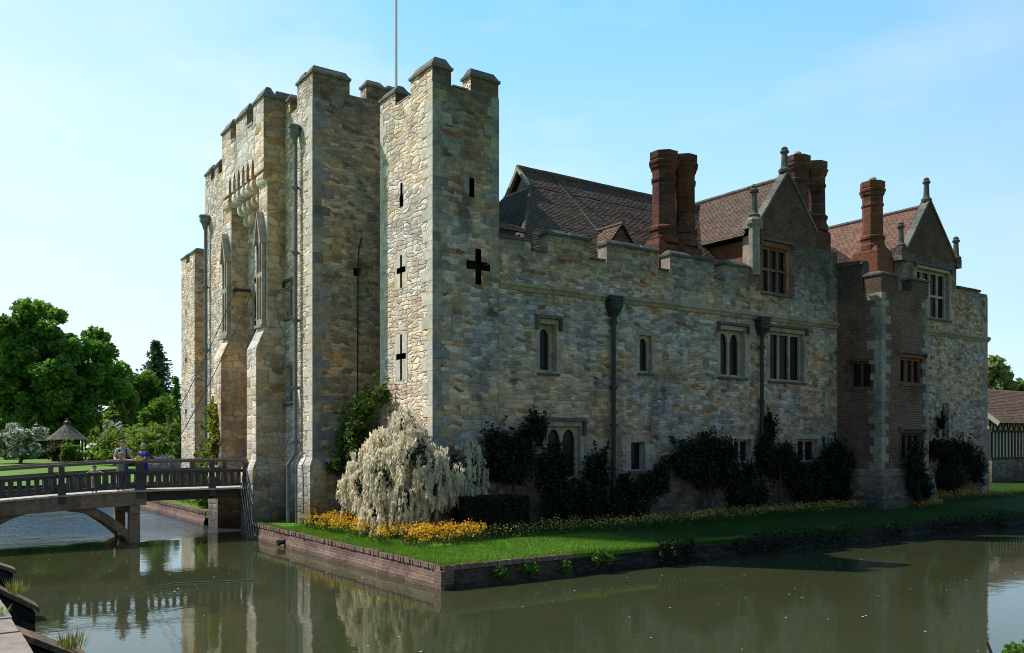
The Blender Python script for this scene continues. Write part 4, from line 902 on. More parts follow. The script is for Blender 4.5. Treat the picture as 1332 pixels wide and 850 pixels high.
def tree(name, base, H, cc, rad, n, size, mat, label, clumps=90, cr=.26, trunk=.35, group=None, top=None, cat='tree', limbs=14, fill=.75, asp=.6):
    r = empty(name, base, label, cat, group)
    q = shell(clumps, cc, np.array(rad)*.84, fill); q = np.array(cc)+(q-np.array(cc))*(.84+.30*RS.rand(len(q)))[:, None]; P = []; per = n//clumps
    for p in q:
        s = cr*(.55+.8*random.random()); P.append(shell(max(8, int(per*(s/cr)**2)), p, (rad[0]*s, rad[1]*s, rad[2]*s*.8), .8))
    P = np.concatenate(P); P = P[P[:, 2] > base[2]+.3]
    leaves('crown', P, size, M[mat], r, asp=asp)
    mb = MB(); b = Vector(base); t = Vector((cc[0], cc[1], cc[2]+rad[2]*.3))
    mb.tube([b-Vector((0,0,.3)), b.lerp(t, .2)+Vector((random.uniform(-.2,.2),0,0)), b.lerp(t, .55), t], [trunk*1.3, trunk, trunk*.7, trunk*.2], 9)
    for i in range(limbs):
        e = Vector(q[i % len(q)]); s = b.lerp(t, random.uniform(.25, .7)); m_ = s.lerp(e, .5)+Vector((0,0,rad[2]*.06)); mb.tube([s, m_, e], [trunk*.45, trunk*.28, trunk*.08], 6)
    mb.build('trunk', M['bark'], r)
    return r
def conifer(base, H, R, n, size, mat, label, name='conifer', cat='tree', power=.8, tiers=26):
    r = empty(name, base, label, cat); P = []
    for i in range(tiers):
        t = (i+.3+random.uniform(-.4,.4))/tiers; t = min(.99, max(0, t)); z = base[2]+H*(.12+.88*t); rr = R*(1-t)**power+.1
        for k in range(int(7+6*(1-t))):
            a = random.uniform(0, 2*PI); m_ = max(3, int(n/tiers/10)); L = rr*random.uniform(.5, 1.25); s = RS.rand(m_)
            P.append(np.stack([base[0]+np.cos(a)*L*s, base[1]+np.sin(a)*L*s, z+random.uniform(-.5,.5)*H/18-L*.32*s], 1)+RS.normal(size=(m_, 3))*np.array([.2, .2, .16])*H/14)
    leaves('crown', np.concatenate(P), size, M[mat], r, asp=.35, flat=.6)
    mb = MB(); mb.tube([(base[0],base[1],base[2]-.3),(base[0],base[1],base[2]+H*.98)], [H*.018, H*.003], 7); mb.build('trunk', M['bark'], r)
    return r
def racemes(name, base, pts, L, mat, label, cat, leafm, k=22, w=.055, sz=.034, core=None):
    r = empty(name, base, label, cat); P = []
    for p in pts:
        LL = L*random.uniform(.6, 1.25); t = RS.rand(k); a = RS.rand(k)*2*PI; tw = random.uniform(-.25, .25), random.uniform(-.25, .25)
        rr = w*(1-.75*t)*(.4+.6*RS.rand(k))
        P.append(np.stack([p[0]+np.cos(a)*rr+tw[0]*t*LL, p[1]+np.sin(a)*rr+tw[1]*t*LL, p[2]-t*LL], 1))
    P = np.concatenate(P); m_ = len(P); f = (.6+.8*RS.rand(m_))[:, None]
    A = np.stack([RS.normal(size=m_)*.45, RS.normal(size=m_)*.45, -np.ones(m_)], 1)*sz*f; a = RS.rand(m_)*2*PI
    fan_mesh('blossom', P, A, np.stack([np.cos(a), np.sin(a), .3*RS.normal(size=m_)], 1)*sz*.42*f, M[mat], r)
    if core is not None: leaves('foliage', core, .07, M[leafm], r, asp=.4)
    mb = MB()
    for i in range(9):
        e = Vector(random.choice(list(pts))); s = Vector(base)+Vector((random.uniform(-.1,.1), random.uniform(-.2,.2), 0)); mb.tube([s, s.lerp(e, .5)+Vector((0,0,.25)), e], [.05, .03, .012], 6)
    mb.build('stem', M['stem'], r)
    return r
# white wisteria on the tower corner
lob = [((-.75,.35,3.95),(.55,.8,.75)), ((-1.0,1.5,3.35),(.7,.8,.75)), ((-1.15,2.6,2.75),(.6,.75,.7)), ((-1.3,.6,2.7),(.75,.95,.85)), ((-.9,-.35,3.2),(.75,.65,.85)), ((-.3,-.75,2.7),(.75,.5,.9)), ((-1.25,.9,1.75),(.55,.95,.7)), ((-.95,-.2,1.85),(.6,.7,.65)), ((.55,-.55,2.75),(.65,.4,.85)), ((1.15,-.45,3.05),(.4,.3,.75)), ((-.55,.9,4.25),(.4,.45,.55)), ((1.1,-.45,2.1),(.4,.3,.5)), ((-1.5,.9,1.35),(.5,.8,.5)), ((-1.3,3.1,2.2),(.45,.6,.6)), ((-1.6,1.6,2.2),(.4,.7,.7)), ((1.5,-.4,2.7),(.3,.25,.7))]
pts = []
for c, rr in lob:
    q = shell(int(150*rr[0]*rr[1]+34), c, rr, .25); pts.append(q)
pts = np.concatenate(pts); pts = pts[~((pts[:,0] > .02) & (pts[:,1] > -.06))]; pts = pts[pts[:,2] > 1.0]
keep = []
for p in pts:                                             # thin in patches so gaps show
    g = math.sin(p[1]*3.1+p[2]*2.3)+math.sin(p[0]*4.1-p[2]*3.3+1.2)
    if g > -.7 or random.random() < .2: keep.append(p)
keep = np.array(keep)
core = np.concatenate([shell(420, c, np.array(rr)*.7, .9) for c, rr in lob]); core = core[~((core[:,0] > -.03) & (core[:,1] > -.05))]
racemes('white_wisteria', (-.35, .2, .6), keep, .62, 'raceme', 'large cream white shrub of drooping blossom around the near tower foot', 'flowering shrub', 'ldark', 46, .085, .062, core)
bush('laurel_shrub', (-.9, 4.4, .6), [((-.7,4.6,3.6),(.6,.85,1.0)), ((-.55,3.9,4.6),(.5,.8,.9)), ((-.45,3.0,5.1),(.4,.6,.6)), ((-.9,4.8,2.6),(.55,.7,.8)), ((-.6,3.8,2.6),(.6,.8,1.2))], 9000, .085, 'llaurel', 'dark green glossy shrub behind the white blossom between tower and gatehouse', 'shrub', asp=.38)
# climbers and bushes along the shaded wall
CL = [
 ('climbing_shrub', (3.2,-.45,.6), [((2.5,-.3,3.3),(.75,.35,.85)), ((3.4,-.35,3.2),(.7,.35,.8)), ((3.9,-.3,4.0),(.45,.3,.55)), ((3.0,-.3,2.5),(.9,.35,.5)), ((4.6,-.35,2.7),(.7,.4,.9))], 7000, 'dark leafy climber left of the twin arched window with bare stems below'),
 ('climbing_shrub', (5.4,-.5,.6), [((4.9,-.5,1.6),(.9,.5,.8)), ((5.9,-.5,1.7),(.7,.5,.8)), ((6.6,-.35,2.5),(.55,.35,.9)), ((6.9,-.3,1.5),(.5,.4,.6))], 6500, 'dark bush under the twin arched window beside the first drainpipe'),
 ('climbing_shrub', (8.6,-.5,.6), [((8.3,-.5,1.4),(.7,.45,.55)), ((9.2,-.4,1.9),(.6,.35,.6)), ((9.9,-.4,2.3),(.4,.3,.5))], 4500, 'low dark bush under the small square window'),
 ('climbing_shrub', (12.2,-.4,.6), [((11.0,-.3,2.9),(.8,.35,.75)), ((12.1,-.35,3.3),(.9,.4,.7)), ((13.2,-.35,2.9),(.9,.4,.8)), ((12.3,-.3,2.2),(1.4,.35,.6)), ((13.9,-.3,2.1),(.5,.3,.6))], 7500, 'broad dark climber between the small square window and the second drainpipe'),
 ('climbing_shrub', (16.8,-.4,.6), [((16.0,-.3,2.9),(.6,.3,1.1)), ((17.0,-.35,2.7),(1.0,.4,.9)), ((18.0,-.4,2.1),(.8,.4,.8)), ((16.2,-.3,4.2),(.3,.25,.6))], 7000, 'dark climber growing up round the second drainpipe'),
 ('climbing_shrub', (20.4,-.5,.6), [((19.9,-.4,2.7),(.7,.4,.8)), ((20.7,-.6,2.5),(.6,.5,1.1)), ((20.4,-.6,1.5),(.8,.5,.7))], 6000, 'dark bush in the corner where the stone wall meets the brick turret'),
 ('climbing_shrub', (23.4,-2.85,.6), [((23.3,-2.65,2.2),(.6,.35,1.1)), ((23.8,-2.7,1.4),(.55,.35,.7)), ((23.1,-2.6,3.0),(.4,.25,.6))], 4500, 'dark climber on the front of the brick turret under its lower window'),
 ('climbing_shrub', (7.6,-.5,.6), [((7.3,-.45,1.1),(.6,.4,.5)), ((7.9,-.4,1.3),(.5,.35,.5)), ((8.0,-.3,2.0),(.25,.2,.4))], 2600, 'small dark bush at the foot of the first drainpipe'),
 ('climbing_shrub', (14.9,-.5,.6), [((14.4,-.4,1.4),(.7,.4,.7)), ((15.2,-.4,1.3),(.7,.4,.6)), ((14.8,-.3,2.2),(.4,.25,.5))], 3400, 'low dark bush left of the second drainpipe foot'),
 ('climbing_shrub', (18.9,-.5,.6), [((18.6,-.4,1.3),(.8,.4,.6)), ((19.2,-.4,1.8),(.5,.35,.7))], 3000, 'low dark bush under the paired basement lights near the brick turret'),
 ('climbing_shrub', (30.5,-.5,.6), [((29.3,-.3,3.3),(.9,.3,.7)), ((30.4,-.35,3.0),(1.1,.35,.9)), ((31.8,-.35,3.0),(.9,.35,.8)), ((33.0,-.4,2.2),(.8,.4,.9)), ((30.3,-.4,1.8),(1.4,.4,.8)), ((29.7,-.25,4.5),(.25,.2,.5))], 8500, 'wide dark climber below the lancet window of the right block'),
]
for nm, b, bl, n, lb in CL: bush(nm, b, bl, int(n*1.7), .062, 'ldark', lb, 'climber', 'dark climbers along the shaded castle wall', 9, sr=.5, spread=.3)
# clipped box hedge
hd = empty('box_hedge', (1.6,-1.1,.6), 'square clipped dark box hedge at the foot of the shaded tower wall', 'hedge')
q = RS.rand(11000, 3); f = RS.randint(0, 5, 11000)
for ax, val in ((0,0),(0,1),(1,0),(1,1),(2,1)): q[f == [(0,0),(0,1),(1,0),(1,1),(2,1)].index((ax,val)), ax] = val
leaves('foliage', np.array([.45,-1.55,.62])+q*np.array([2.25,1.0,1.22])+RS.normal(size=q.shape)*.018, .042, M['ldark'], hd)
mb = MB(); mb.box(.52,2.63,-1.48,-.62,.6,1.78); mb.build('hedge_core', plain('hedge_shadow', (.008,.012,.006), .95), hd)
# ivy on the far pier, green shrub and lilac wisteria by the far tower
bush('yellow_ivy', (-3.0,13.7,1.6), [((-2.98,13.2,2.4),(.25,.35,.6)), ((-3.0,13.35,3.4),(.25,.45,.7)), ((-2.95,13.4,4.4),(.22,.5,.6)), ((-2.8,13.7,5.0),(.2,.35,.4)), ((-3.15,13.3,1.2),(.15,.4,.8))], 3600, .10, 'lyellow', 'yellow green ivy climbing the far gate pier', 'climber', None, 3)
bush('green_climber', (-2.4,16.6,.6), [((-2.3,16.4,2.4),(.5,1.1,.9)), ((-2.2,16.2,3.8),(.4,.9,.7)), ((-2.2,15.9,4.8),(.35,.6,.5)), ((-2.4,16.6,1.3),(.5,1.0,.7))], 4200, .12, 'lgreen', 'bright green leafy climber between the yellow ivy and the far tower', 'climber', None, 4)
pw = [((-3.4,34.5+2*i,2.6-.1*i),(1.8,1.6,1.5)) for i in range(2)]
lw = (((2.7,46.5,1.9),(1.0,1.0,.9)),((1.7,46.9,1.6),(.8,.8,.6)),((3.4,46.2,1.6),(.8,.8,.7)))
pts = np.concatenate([shell(150, c, r_, .5) for c, r_ in lw])
racemes('lilac_wisteria', (2.6, 46.6, 1.05), pts, .45, 'lilac', 'pale lilac flowering shrub beyond the bridge beside the far tower', 'flowering shrub', 'lolive', 20, .09, .07, np.concatenate([shell(300, c, np.array(r_)*.9, .9) for c, r_ in lw]))
# flower beds
def bed(name, spots, h, pm, label, nf=3, sz=.028, spread=.07, nl=5):
    r = empty(name, (float(np.mean(spots[:,0])), float(np.mean(spots[:,1])), .6), label, 'flower bed'); r['kind'] = 'stuff'
    n = len(spots); hh = h*(.5+.8*RS.rand(n))
    zz = np.array([lz(a, b) for a, b in spots])
    P = np.repeat(np.stack([spots[:,0], spots[:,1], zz+hh], 1), nf, 0)+RS.normal(size=(n*nf, 3))*np.array([spread, spread, spread*.8])
    a = rdir(n*nf)*sz; b = np.cross(a, rdir(n*nf)); b = b/np.linalg.norm(b, axis=1)[:, None]*sz*.9
    k = fan_mesh('blossom', P, a, b, M[pm], r); k['kind'] = 'stuff'
    Q = np.repeat(np.stack([spots[:,0], spots[:,1], zz+hh*.4], 1), nl, 0)+RS.normal(size=(n*nl, 3))*np.array([.08, .08, .07])
    A = RS.normal(size=(n*nl, 3))*np.array([.03,.03,.02])+np.array([0,0,.07]); B = rdir(n*nl)*np.array([1,1,.2])*.014
    k = fan_mesh('leaf', Q, A, B, M['stemleaf'], r); k['kind'] = 'stuff'
def scatter(n, x0, x1, y0, y1, f=None):
    x = x0+(x1-x0)*RS.rand(n); y = y0+(y1-y0)*RS.rand(n); return np.stack([x, y], 1)
sp = np.concatenate([scatter(1000, -2.5, -.35, -1.6, 5.2), scatter(460, -2.0, .3, -3.0, -1.4)])
sp = sp[(np.sin(sp[:,0]*3.7+sp[:,1]*1.1)+np.sin(sp[:,1]*4.3-sp[:,0]*2)+.9*RS.rand(len(sp))) > -.05]
bed('flower_bed', sp, .42, 'petal', 'bright orange and yellow wallflowers in the sunny bed before the gatehouse corner', 4, .034)
bed('flower_bed', np.concatenate([scatter(900, .2, 10.5, -2.6, -1.1), scatter(900, 10.5, 20.5, -2.2, -.8)]), .30, 'petald', 'dim yellow and cream pansies in the bed under the long shaded wall', 2, .026)
bed('flower_bed', scatter(520, 26, 42, -1.6, -.4), .36, 'petal', 'orange flowers in the shade along the right hand block', 3, .03)
bed('flower_bed', scatter(60, 22.6, 25.0, -3.1, -2.75), .25, 'petal', 'small patch of red and yellow flowers at the brick turret foot', 3, .03)
bed('flower_bed', scatter(200, -2.6, -1.9, 16, 27), .3, 'petal', 'orange flowers along the lawn beyond the footbridge', 3, .035)
# weeds hanging on the moat walls
for (x, n, s, lb) in ((-1.55,60,.28,'small weed clump rooted in the moat wall nearest the lawn corner'), (-.55,80,.3,'second weed clump on the moat wall to the right of the lawn corner'), (.55,50,.25,'sparse weed with pale leaves on the moat wall before the dark stone begins'), (1.9,150,.4,'leafy weed clump where the brick moat wall turns to dark stone')):
    r = empty('wall_weed', (x, LY-.1, .3), lb, 'weed'); leaves('foliage', shell(n*3, (x, LY-.16, .4 if s > .35 else .28), (s, .12, s*.75), .9), .045, M['lgreen'], r)
xx = 4+90*RS.rand(9000)**1.6; P = np.stack([xx, LY-.12-.2*RS.rand(9000)-.004*xx, .12+.62*RS.rand(9000)], 1)
P = P[(np.sin(P[:,0]*1.7)+np.sin(P[:,0]*.63+1)) > -.7]
o = leaves('bank_plants', P, .05, M['ldark'], None, (20,-6.1,.3), kind='stuff', label='dark weeds and ferns hanging over the shaded stone moat wall', cat='weeds')
bush('foreground_shrub', (-8.7,-22.0,1.5), [((-8.70,-22.0,2.25),(.21,.21,.21)), ((-8.5,-22.12,2.3),(.22,.22,.22)), ((-8.6,-22.05,1.95),(.22,.22,.26))], 20000, .016, 'lgreen', 'bright green rounded shrub at the bottom right in the foreground', 'shrub', None, 4, spread=.06, sprig=0, sub=40, sr=.3)
# ------------------------------------------------------------------ footbridge
FB = empty('footbridge', (-8, 10.3, 1.8), 'dark timber footbridge with balustrades crossing the moat to the gatehouse', 'footbridge')
dz = lambda x: 1.87-.21*(max(0, -6.9-x)/4.4)**1.4
RN, RF = 9.0, 11.6
mb = MB(); x = -13.6
while x < -2.98:
    w = .19; z = dz(x); j = random.uniform(-.004, .004); mb.hexa([(x,RN-.24,z-.055+j),(x+w,RN-.24,dz(x+w)-.055+j),(x+w,RF+.24,dz(x+w)-.055+j),(x,RF+.24,z-.055+j),(x,RN-.24,z+j),(x+w,RN-.24,dz(x+w)+j),(x+w,RF+.24,dz(x+w)+j),(x,RF+.24,z+j)]); x += w+.008
mb.build('deck', M['deck'], FB)
def sweep(name, y, w, z0, z1, xs, mat, parent=FB):
    mb = MB()
    for a, b in zip(xs[:-1], xs[1:]):
        mb.hexa([(a,y-w/2,dz(a)+z0),(b,y-w/2,dz(b)+z0),(b,y+w/2,dz(b)+z0),(a,y+w/2,dz(a)+z0),(a,y-w/2,dz(a)+z1),(b,y-w/2,dz(b)+z1),(b,y+w/2,dz(b)+z1),(a,y+w/2,dz(a)+z1)])
    return mb.build(name, M[mat], parent)
lx = [-13.4+.65*i for i in range(11)]; lx[-1] = -6.72
for y in (RN-.03, RF+.03): sweep('main_beam', y, .3, -.53, -.058, lx, 'oak')
for y in (RN+.0, 10.3, RF): sweep('drawbridge_beam', y, .2, -.40, -.058, [-6.70,-3.0], 'oakdark')
for y in (RN, RF):
    xs = [-13.4+.6*i for i in range(18)]; xs[-1] = -3.02
    sweep('handrail', y, .15, .97, 1.06, xs, 'railtop'); sweep('middle_rail', y, .09, .58, .70, xs, 'rail'); sweep('bottom_rail', y, .09, .06, .17, xs, 'rail')
    for x in (-12.2, -9.43, -6.92, -4.38, -3.12):
        big = x == -6.92; s = .13 if big else .085; mb = MB(); z = dz(x)
        yo = -.12 if y == RN else .12
        mb.box(x-s, x+s, y-.075+yo*.4, y+.075+yo*.4, z-.28, z+.965); mb.box(x-s-.03, x+s+.03, y-.085+yo*.9, y+.085+yo*.9, z-.30, z+.42); mb.box(x-s*.7, x+s*.7, y-.05+yo, y+.05+yo, z+.42, z+.62)
        mb.build('post', M['rail'], FB)
bal = MB(); bal.box(-.068, .068, -.022, .022, .172, .578); b0 = None
for y in (RN, RF):
    x = -12.0
    while x < -3.2:
        if min(abs(x-q) for q in (-12.2,-9.43,-6.92,-4.38,-3.12)) > .16:
            if b0 is None:
                o0 = ORG['footbridge']; bb = MB(); bb.box(-.068, .068, -.022, .022, .172, .578)
                me = bpy.data.meshes.new('baluster'); me.from_pydata(bb.v, [], bb.f); me.materials.append(M['rail'])
                b0 = bpy.data.objects.new('baluster', me); C.objects.link(b0); b0.parent = FB; o = b0
            else:
                o = b0.copy(); C.objects.link(o); o.parent = FB
            o.location = (x+8, y-10.3, dz(x)-1.8)
        x += .262
for x in (-7.1, -12.35):
    for y in (RN+.05, RF-.05):
        mb = MB(); mb.hexa([(x-.19,y-.18,-.9),(x+.19,y-.18,-.9),(x+.19,y+.18,-.9),(x-.19,y+.18,-.9),(x-.17,y-.16,1.32),(x+.17,y-.16,1.32),(x+.17,y+.16,1.32),(x-.17,y+.16,1.32)]); mb.build('support_post', M['oak'], FB)
        s = -1 if x > -9 else 1; mb = MB(); up = []; lo = []
        for k in range(9):
            t = k/8; xx = x+s*(.16+1.95*t); z = .25+1.14*math.sin(t*PI/2)**.95
            up.append((xx, y-.1, z+.16-.02*t)); lo.append((xx, y-.1, z-.20))
        for k in range(8): mb.prism([lo[k], lo[k+1], up[k+1], up[k]], (0, .2, 0))
        mb.build('curved_brace', M['oak'], FB)
    mb = MB(); mb.box(x-.16, x+.16, RN-.25, RF+.25, 1.05, 1.318); mb.box(x-.12, x+.12, RN+.2, RF-.2, .1, .3); mb.build('cross_beam', M['oak'], FB)
for y, ye in ((9.6, RN+.05), (12.3, RF-.05)):
    mb = MB(); n = 14; a = Vector((-2.45, y, 9.98)); b = Vector((-6.7, ye, 1.9)); pts = []
    for i in range(n+1):
        t = i/n; p = a.lerp(b, t); p.z -= .55*4*t*(1-t); pts.append(p)
    mb.tube(pts, .015, 5); mb.build('lifting_chain', M['iron'], FB)
for i in range(4):
    mb = MB(); mb.tube([(-3.32+.05*i, 9.0-.16*i, 2.25-.1*i), (-3.3+.04*i, 7.95-.16*i, -.35)], .015, 6)
    mb.build('leaning_pole', M['barge'], None, 'thin pale pole leaning from the drawbridge down into the moat by the gate pier', cat='pole', group='poles leaning beside the drawbridge')
# ------------------------------------------------------------------ people
M['skin'] = plain('skin', (.56, .33, .24), .6, 20, .08, 0); M['hairb'] = plain('brown_hair', (.10, .06, .035), .7, 30, .3, .3); M['hairbl'] = plain('fair_hair', (.36, .25, .13), .7, 30, .3, .3); M['haird'] = plain('dark_hair', (.035, .025, .02), .7, 30, .3, .3); M['hairg'] = plain('greying_hair', (.30, .24, .19), .7, 30, .3, .3)
M['eye'] = plain('eye_dark', (.02, .015, .012), .3, 5, .1, 0); M['lips'] = plain('lips', (.42, .16, .13), .6, 5, .1, 0)
M['grey'] = plain('grey_cotton', (.40, .41, .41), .9, 14, .15, .2); M['aqua'] = plain('grey_blue_cotton', (.30, .36, .38), .9, 14, .15, .2); M['denim'] = plain('denim', (.045, .065, .13), .9, 14, .25, .2); M['blue'] = plain('royal_blue_cotton', (.028, .028, .26), .85, 12, .2, .2); M['cream'] = plain('cream_cotton', (.62, .58, .52), .9, 14, .1, .2); M['black'] = plain('black_nylon', (.012, .012, .015), .6, 10, .2, .2); M['yellow'] = plain('yellow_plastic', (.75, .62, .03), .5, 10, .1, .1); M['khaki'] = plain('pale_khaki', (.42, .40, .36), .9, 14, .15, .2); M['turq'] = plain('turquoise_cotton', (.04, .42, .40), .85, 10, .1, .1); M['shoe'] = plain('shoe', (.08, .07, .065), .7, 10, .2, .1)
def skin_mesh(V, E, R, root=0, sub=2):
    me = bpy.data.meshes.new('tmp'); me.from_pydata(V, E, []); o = bpy.data.objects.new('tmp', me); C.objects.link(o)
    o.modifiers.new('s', 'SKIN'); s2 = o.modifiers.new('d', 'SUBSURF'); s2.levels = sub; s2.render_levels = sub
    sv = me.skin_vertices[0].data
    for i, r in enumerate(R):
        sv[i].radius = r if isinstance(r, tuple) else (r, r); sv[i].use_root = (i == root)
    dg = bpy.context.evaluated_depsgraph_get(); ev = o.evaluated_get(dg); m2 = ev.to_mesh()
    vs = [tuple(v.co) for v in m2.vertices]; fs = [tuple(p.vertices) for p in m2.polygons]; ev.to_mesh_clear()
    bpy.data.objects.remove(o); bpy.data.meshes.remove(me)
    return vs, fs
def person(base, H, face, label, arms, top, legs, hair, hairlen=0, child=False, dress=False, lean=0.0, legsplit=.055, shorts=False):
    """arms: ((elbow),(wrist)) for left and right in units of H; figure faces -Y before turning by face"""
    k = 1.22 if child else 1.0
    J = {'pel': (0,0,.515), 'bel': (0,-lean*.3,.60), 'che': (0,-lean*.75,.70), 'upc': (0,-lean,.775), 'nec': (0,-lean*1.15-.005,.838), 'h0': (0,-lean*1.25-.022,.872+.0), 'h1': (0,-lean*1.25-.018,.872+.048*k), 'h2': (0,-lean*1.25-.006,.872+.095*k)}
    R = {'pel': (.088,.066), 'bel': (.078,.058), 'che': (.088,.062), 'upc': (.075,.052), 'nec': .031, 'h0': .040*k, 'h1': .055*k, 'h2': .043*k}
    E = [('pel','bel'),('bel','che'),('che','upc'),('upc','nec'),('nec','h0'),('h0','h1'),('h1','h2')]
    for i, s in enumerate((1, -1)):
        e, w = arms[i]
        J.update({f'sh{s}': (s*.098,-lean,.79), f'el{s}': e, f'wr{s}': w, f'hi{s}': (s*.05,0,.475), f'kn{s}': (s*legsplit,-.012,.275), f'an{s}': (s*(legsplit+.004),.012,.05), f'to{s}': (s*(legsplit+.012),-.075,.022)})
        R.update({f'sh{s}': .040, f'el{s}': .027, f'wr{s}': .018, f'hi{s}': .062, f'kn{s}': .042, f'an{s}': .026, f'to{s}': .022})
        E += [('upc',f'sh{s}'),(f'sh{s}',f'el{s}'),(f'el{s}',f'wr{s}'),('pel',f'hi{s}'),(f'hi{s}',f'kn{s}'),(f'kn{s}',f'an{s}'),(f'an{s}',f'to{s}')]
    def graph(keys, edges, grow, over={}):
        ks = list(keys); V = [tuple(Vector(over.get(q, J[q]))) for q in ks]
        return skin_mesh(V, [(ks.index(a), ks.index(b)) for a, b in edges], [tuple(x*grow for x in R[q]) if isinstance(R[q], tuple) else (R[q]*grow,)*2 for q in ks], 0)
    rot = Matrix.Rotation(face, 3, 'Z'); B = Vector(base)
    def add(mb, vf, m=0):
        n = len(mb.v); mb.v += [tuple(B+rot@(Vector(v)*H)) for v in vf[0]]; mb.f += [tuple(n+i for i in f) for f in vf[1]]; mb.m += [m]*len(vf[1])
    W = lambda v: B+rot@(Vector(v)*H)
    body = MB(); add(body, graph(list(J), E, 1.0))
    h1 = Vector(J['h1'])
    for s in (1, -1):
        body.ball(W(h1+Vector((s*.022*k,-.050*k,.004))), .0085*H, 6, 1); body.ball(W(h1+Vector((s*.055*k,.004,-.004))), (.010*H,.014*H,.020*H), 6, 0)
        wr = Vector(J[f'wr{s}']); el = Vector(J[f'el{s}']); d = (wr-el).normalized(); side = d.cross(Vector((0,0,1))); side = side.normalized() if side.length > .1 else Vector((1,0,0)); dn = Vector((0,-.2,-1)).normalized()
        hand = wr+d*.028; body.ball(W(hand), (.024*H,.024*H,.016*H), 7, 0)
        for q in range(4):
            f0 = hand+d*.016+side*(.011*(q-1.5)); L = (.030,.036,.034,.026)[q]; body.tube([W(f0), W(f0+d*L*.5+dn*.004), W(f0+d*L*.8+dn*.018)], [.0055*H,.005*H,.004*H], 5)
        t0 = hand-side*.018*s; body.tube([W(t0), W(t0-side*.014*s+d*.016+dn*.006), W(t0-side*.010*s+d*.028+dn*.012)], [.007*H,.006*H,.0045*H], 5)
    body.tube([W(h1+Vector((0,-.052*k,.006))), W(h1+Vector((0,-.066*k,-.012*k)))], [.006*H,.011*H], 6); body.ball(W(h1+Vector((0,-.050*k,-.030*k))), (.018*H,.008*H,.005*H), 6, 2)
    o = body.build('person', [M['skin'], M['eye'], M['lips']], None, label, at=base, smooth=True, cat='person')
    hb = MB(); n = 10; c = h1+Vector((0,.012*k,.014*k)); hb.ball((0,0,0), 1, 12)
    vs = []
    for v in hb.v:
        v = Vector(v); r_ = Vector((v.x*.066*k, v.y*.064*k, v.z*.060*k if v.z > 0 else v.z*(.035*k+hairlen)))
        if v.y < -.15 and v.z < .35: r_ *= .72
        vs.append(tuple(W(c+r_)))
    hb.v = vs; hb.build('hair', M[hair], o, smooth=True)
    sl = {}
    for s in (1, -1): sl[f'el{s}'] = tuple(Vector(J[f'sh{s}']).lerp(Vector(J[f'el{s}']), .72))
    if dress:
        d = MB(); rings = [(.80,.055,.045),(.79,.11,.06),(.74,.105,.07),(.68,.095,.066),(.62,.088,.062),(.54,.102,.078),(.45,.112,.086),(.36,.118,.090),(.29,.122,.092)]
        for z, rx, ry in rings:
            for j in range(20):
                a = 2*PI*j/20; f = 1+(.05*math.sin(a*7) if z < .5 else 0); d.v.append(tuple(W((rx*f*math.cos(a), ry*f*math.sin(a)-lean*max(0,(z-.5)/.28), z))))
        for i in range(len(rings)-1):
            for j in range(20): d.f.append((i*20+j, i*20+(j+1)%20, (i+1)*20+(j+1)%20, (i+1)*20+j)); d.m.append(0)
        for s in (1, -1): d.tube([W(J[f'sh{s}']), W(sl[f'el{s}'])], [.052*H,.046*H], 10)
        d.build('dress', M[top], o, smooth=True)
    else:
        keys = ['bel','pel','che','upc','sh1','sh-1','el1','el-1']
        t = MB(); add(t, graph(keys, [('pel','bel'),('bel','che'),('che','upc'),('upc','sh1'),('upc','sh-1'),('sh1','el1'),('sh-1','el-1')], 1.22, sl)); t.build('shirt', M[top], o, smooth=True)
        keys = ['pel','hi1','hi-1','kn1','kn-1']+([] if shorts else ['an1','an-1'])
        t = MB(); ed = [('pel','hi1'),('pel','hi-1'),('hi1','kn1'),('hi-1','kn-1')]+([] if shorts else [('kn1','an1'),('kn-1','an-1')]); add(t, graph(keys, ed, 1.2)); t.build('trousers', M[legs], o, smooth=True)
    for s in (1, -1):
        t = MB(); t.ball(W((s*(legsplit+.008),-.04,.024)), (.032*H,.062*H,.028*H), 8); t.build('shoe', M['shoe'], o, smooth=True)
    return o
Dk = 1.872
fm = -.12
person((-7.28, 10.05, Dk), 1.80, fm, 'man in grey shirt and jeans with dark rucksack straps on the footbridge', (((.16,-.03,.645),(.20,-.16,.60)), ((-.15,-.02,.64),(-.13,-.14,.585))), 'grey', 'denim', 'hairb')
person((-6.62, 9.72, Dk), 1.68, -1.0, 'woman in royal blue dress at the bridge rail holding something yellow', (((.13,-.10,.66),(.06,-.25,.66)), ((-.13,-.08,.65),(-.05,-.22,.63))), 'blue', 'blue', 'hairg', .05, dress=True)
person((-7.48, 9.36, Dk), 1.33, -.1, 'fair haired boy leaning with both arms spread on the top bridge rail', (((.21,-.16,.80),(.31,-.26,.80)), ((-.21,-.16,.80),(-.31,-.26,.80))), 'aqua', 'denim', 'hairbl', 0, True, lean=.09)
person((-8.36, 9.24, 1.83), .93, -.1, 'small dark haired child peering over the middle rail of the bridge', (((.20,-.14,.76),(.27,-.26,.735)), ((-.20,-.14,.76),(-.27,-.26,.735))), 'cream', 'khaki', 'haird', 0, True, lean=.05)
bp = empty('rucksack', (-7.3, 10.2, 2.8), 'black rucksack worn by the man in grey', 'rucksack')
mb = MB(); rot = Matrix.Rotation(fm, 3, 'Z')
W_ = lambda v: Vector((-7.28, 10.05, Dk))+rot@Vector(v)
mb.hexa([W_(p) for p in ((-.16,.135,.98),(.16,.135,.98),(.14,.30,1.0),(-.14,.30,1.0),(-.15,.135,1.42),(.15,.135,1.42),(.11,.24,1.45),(-.11,.24,1.45))]); mb.build('bag', M['black'], bp)
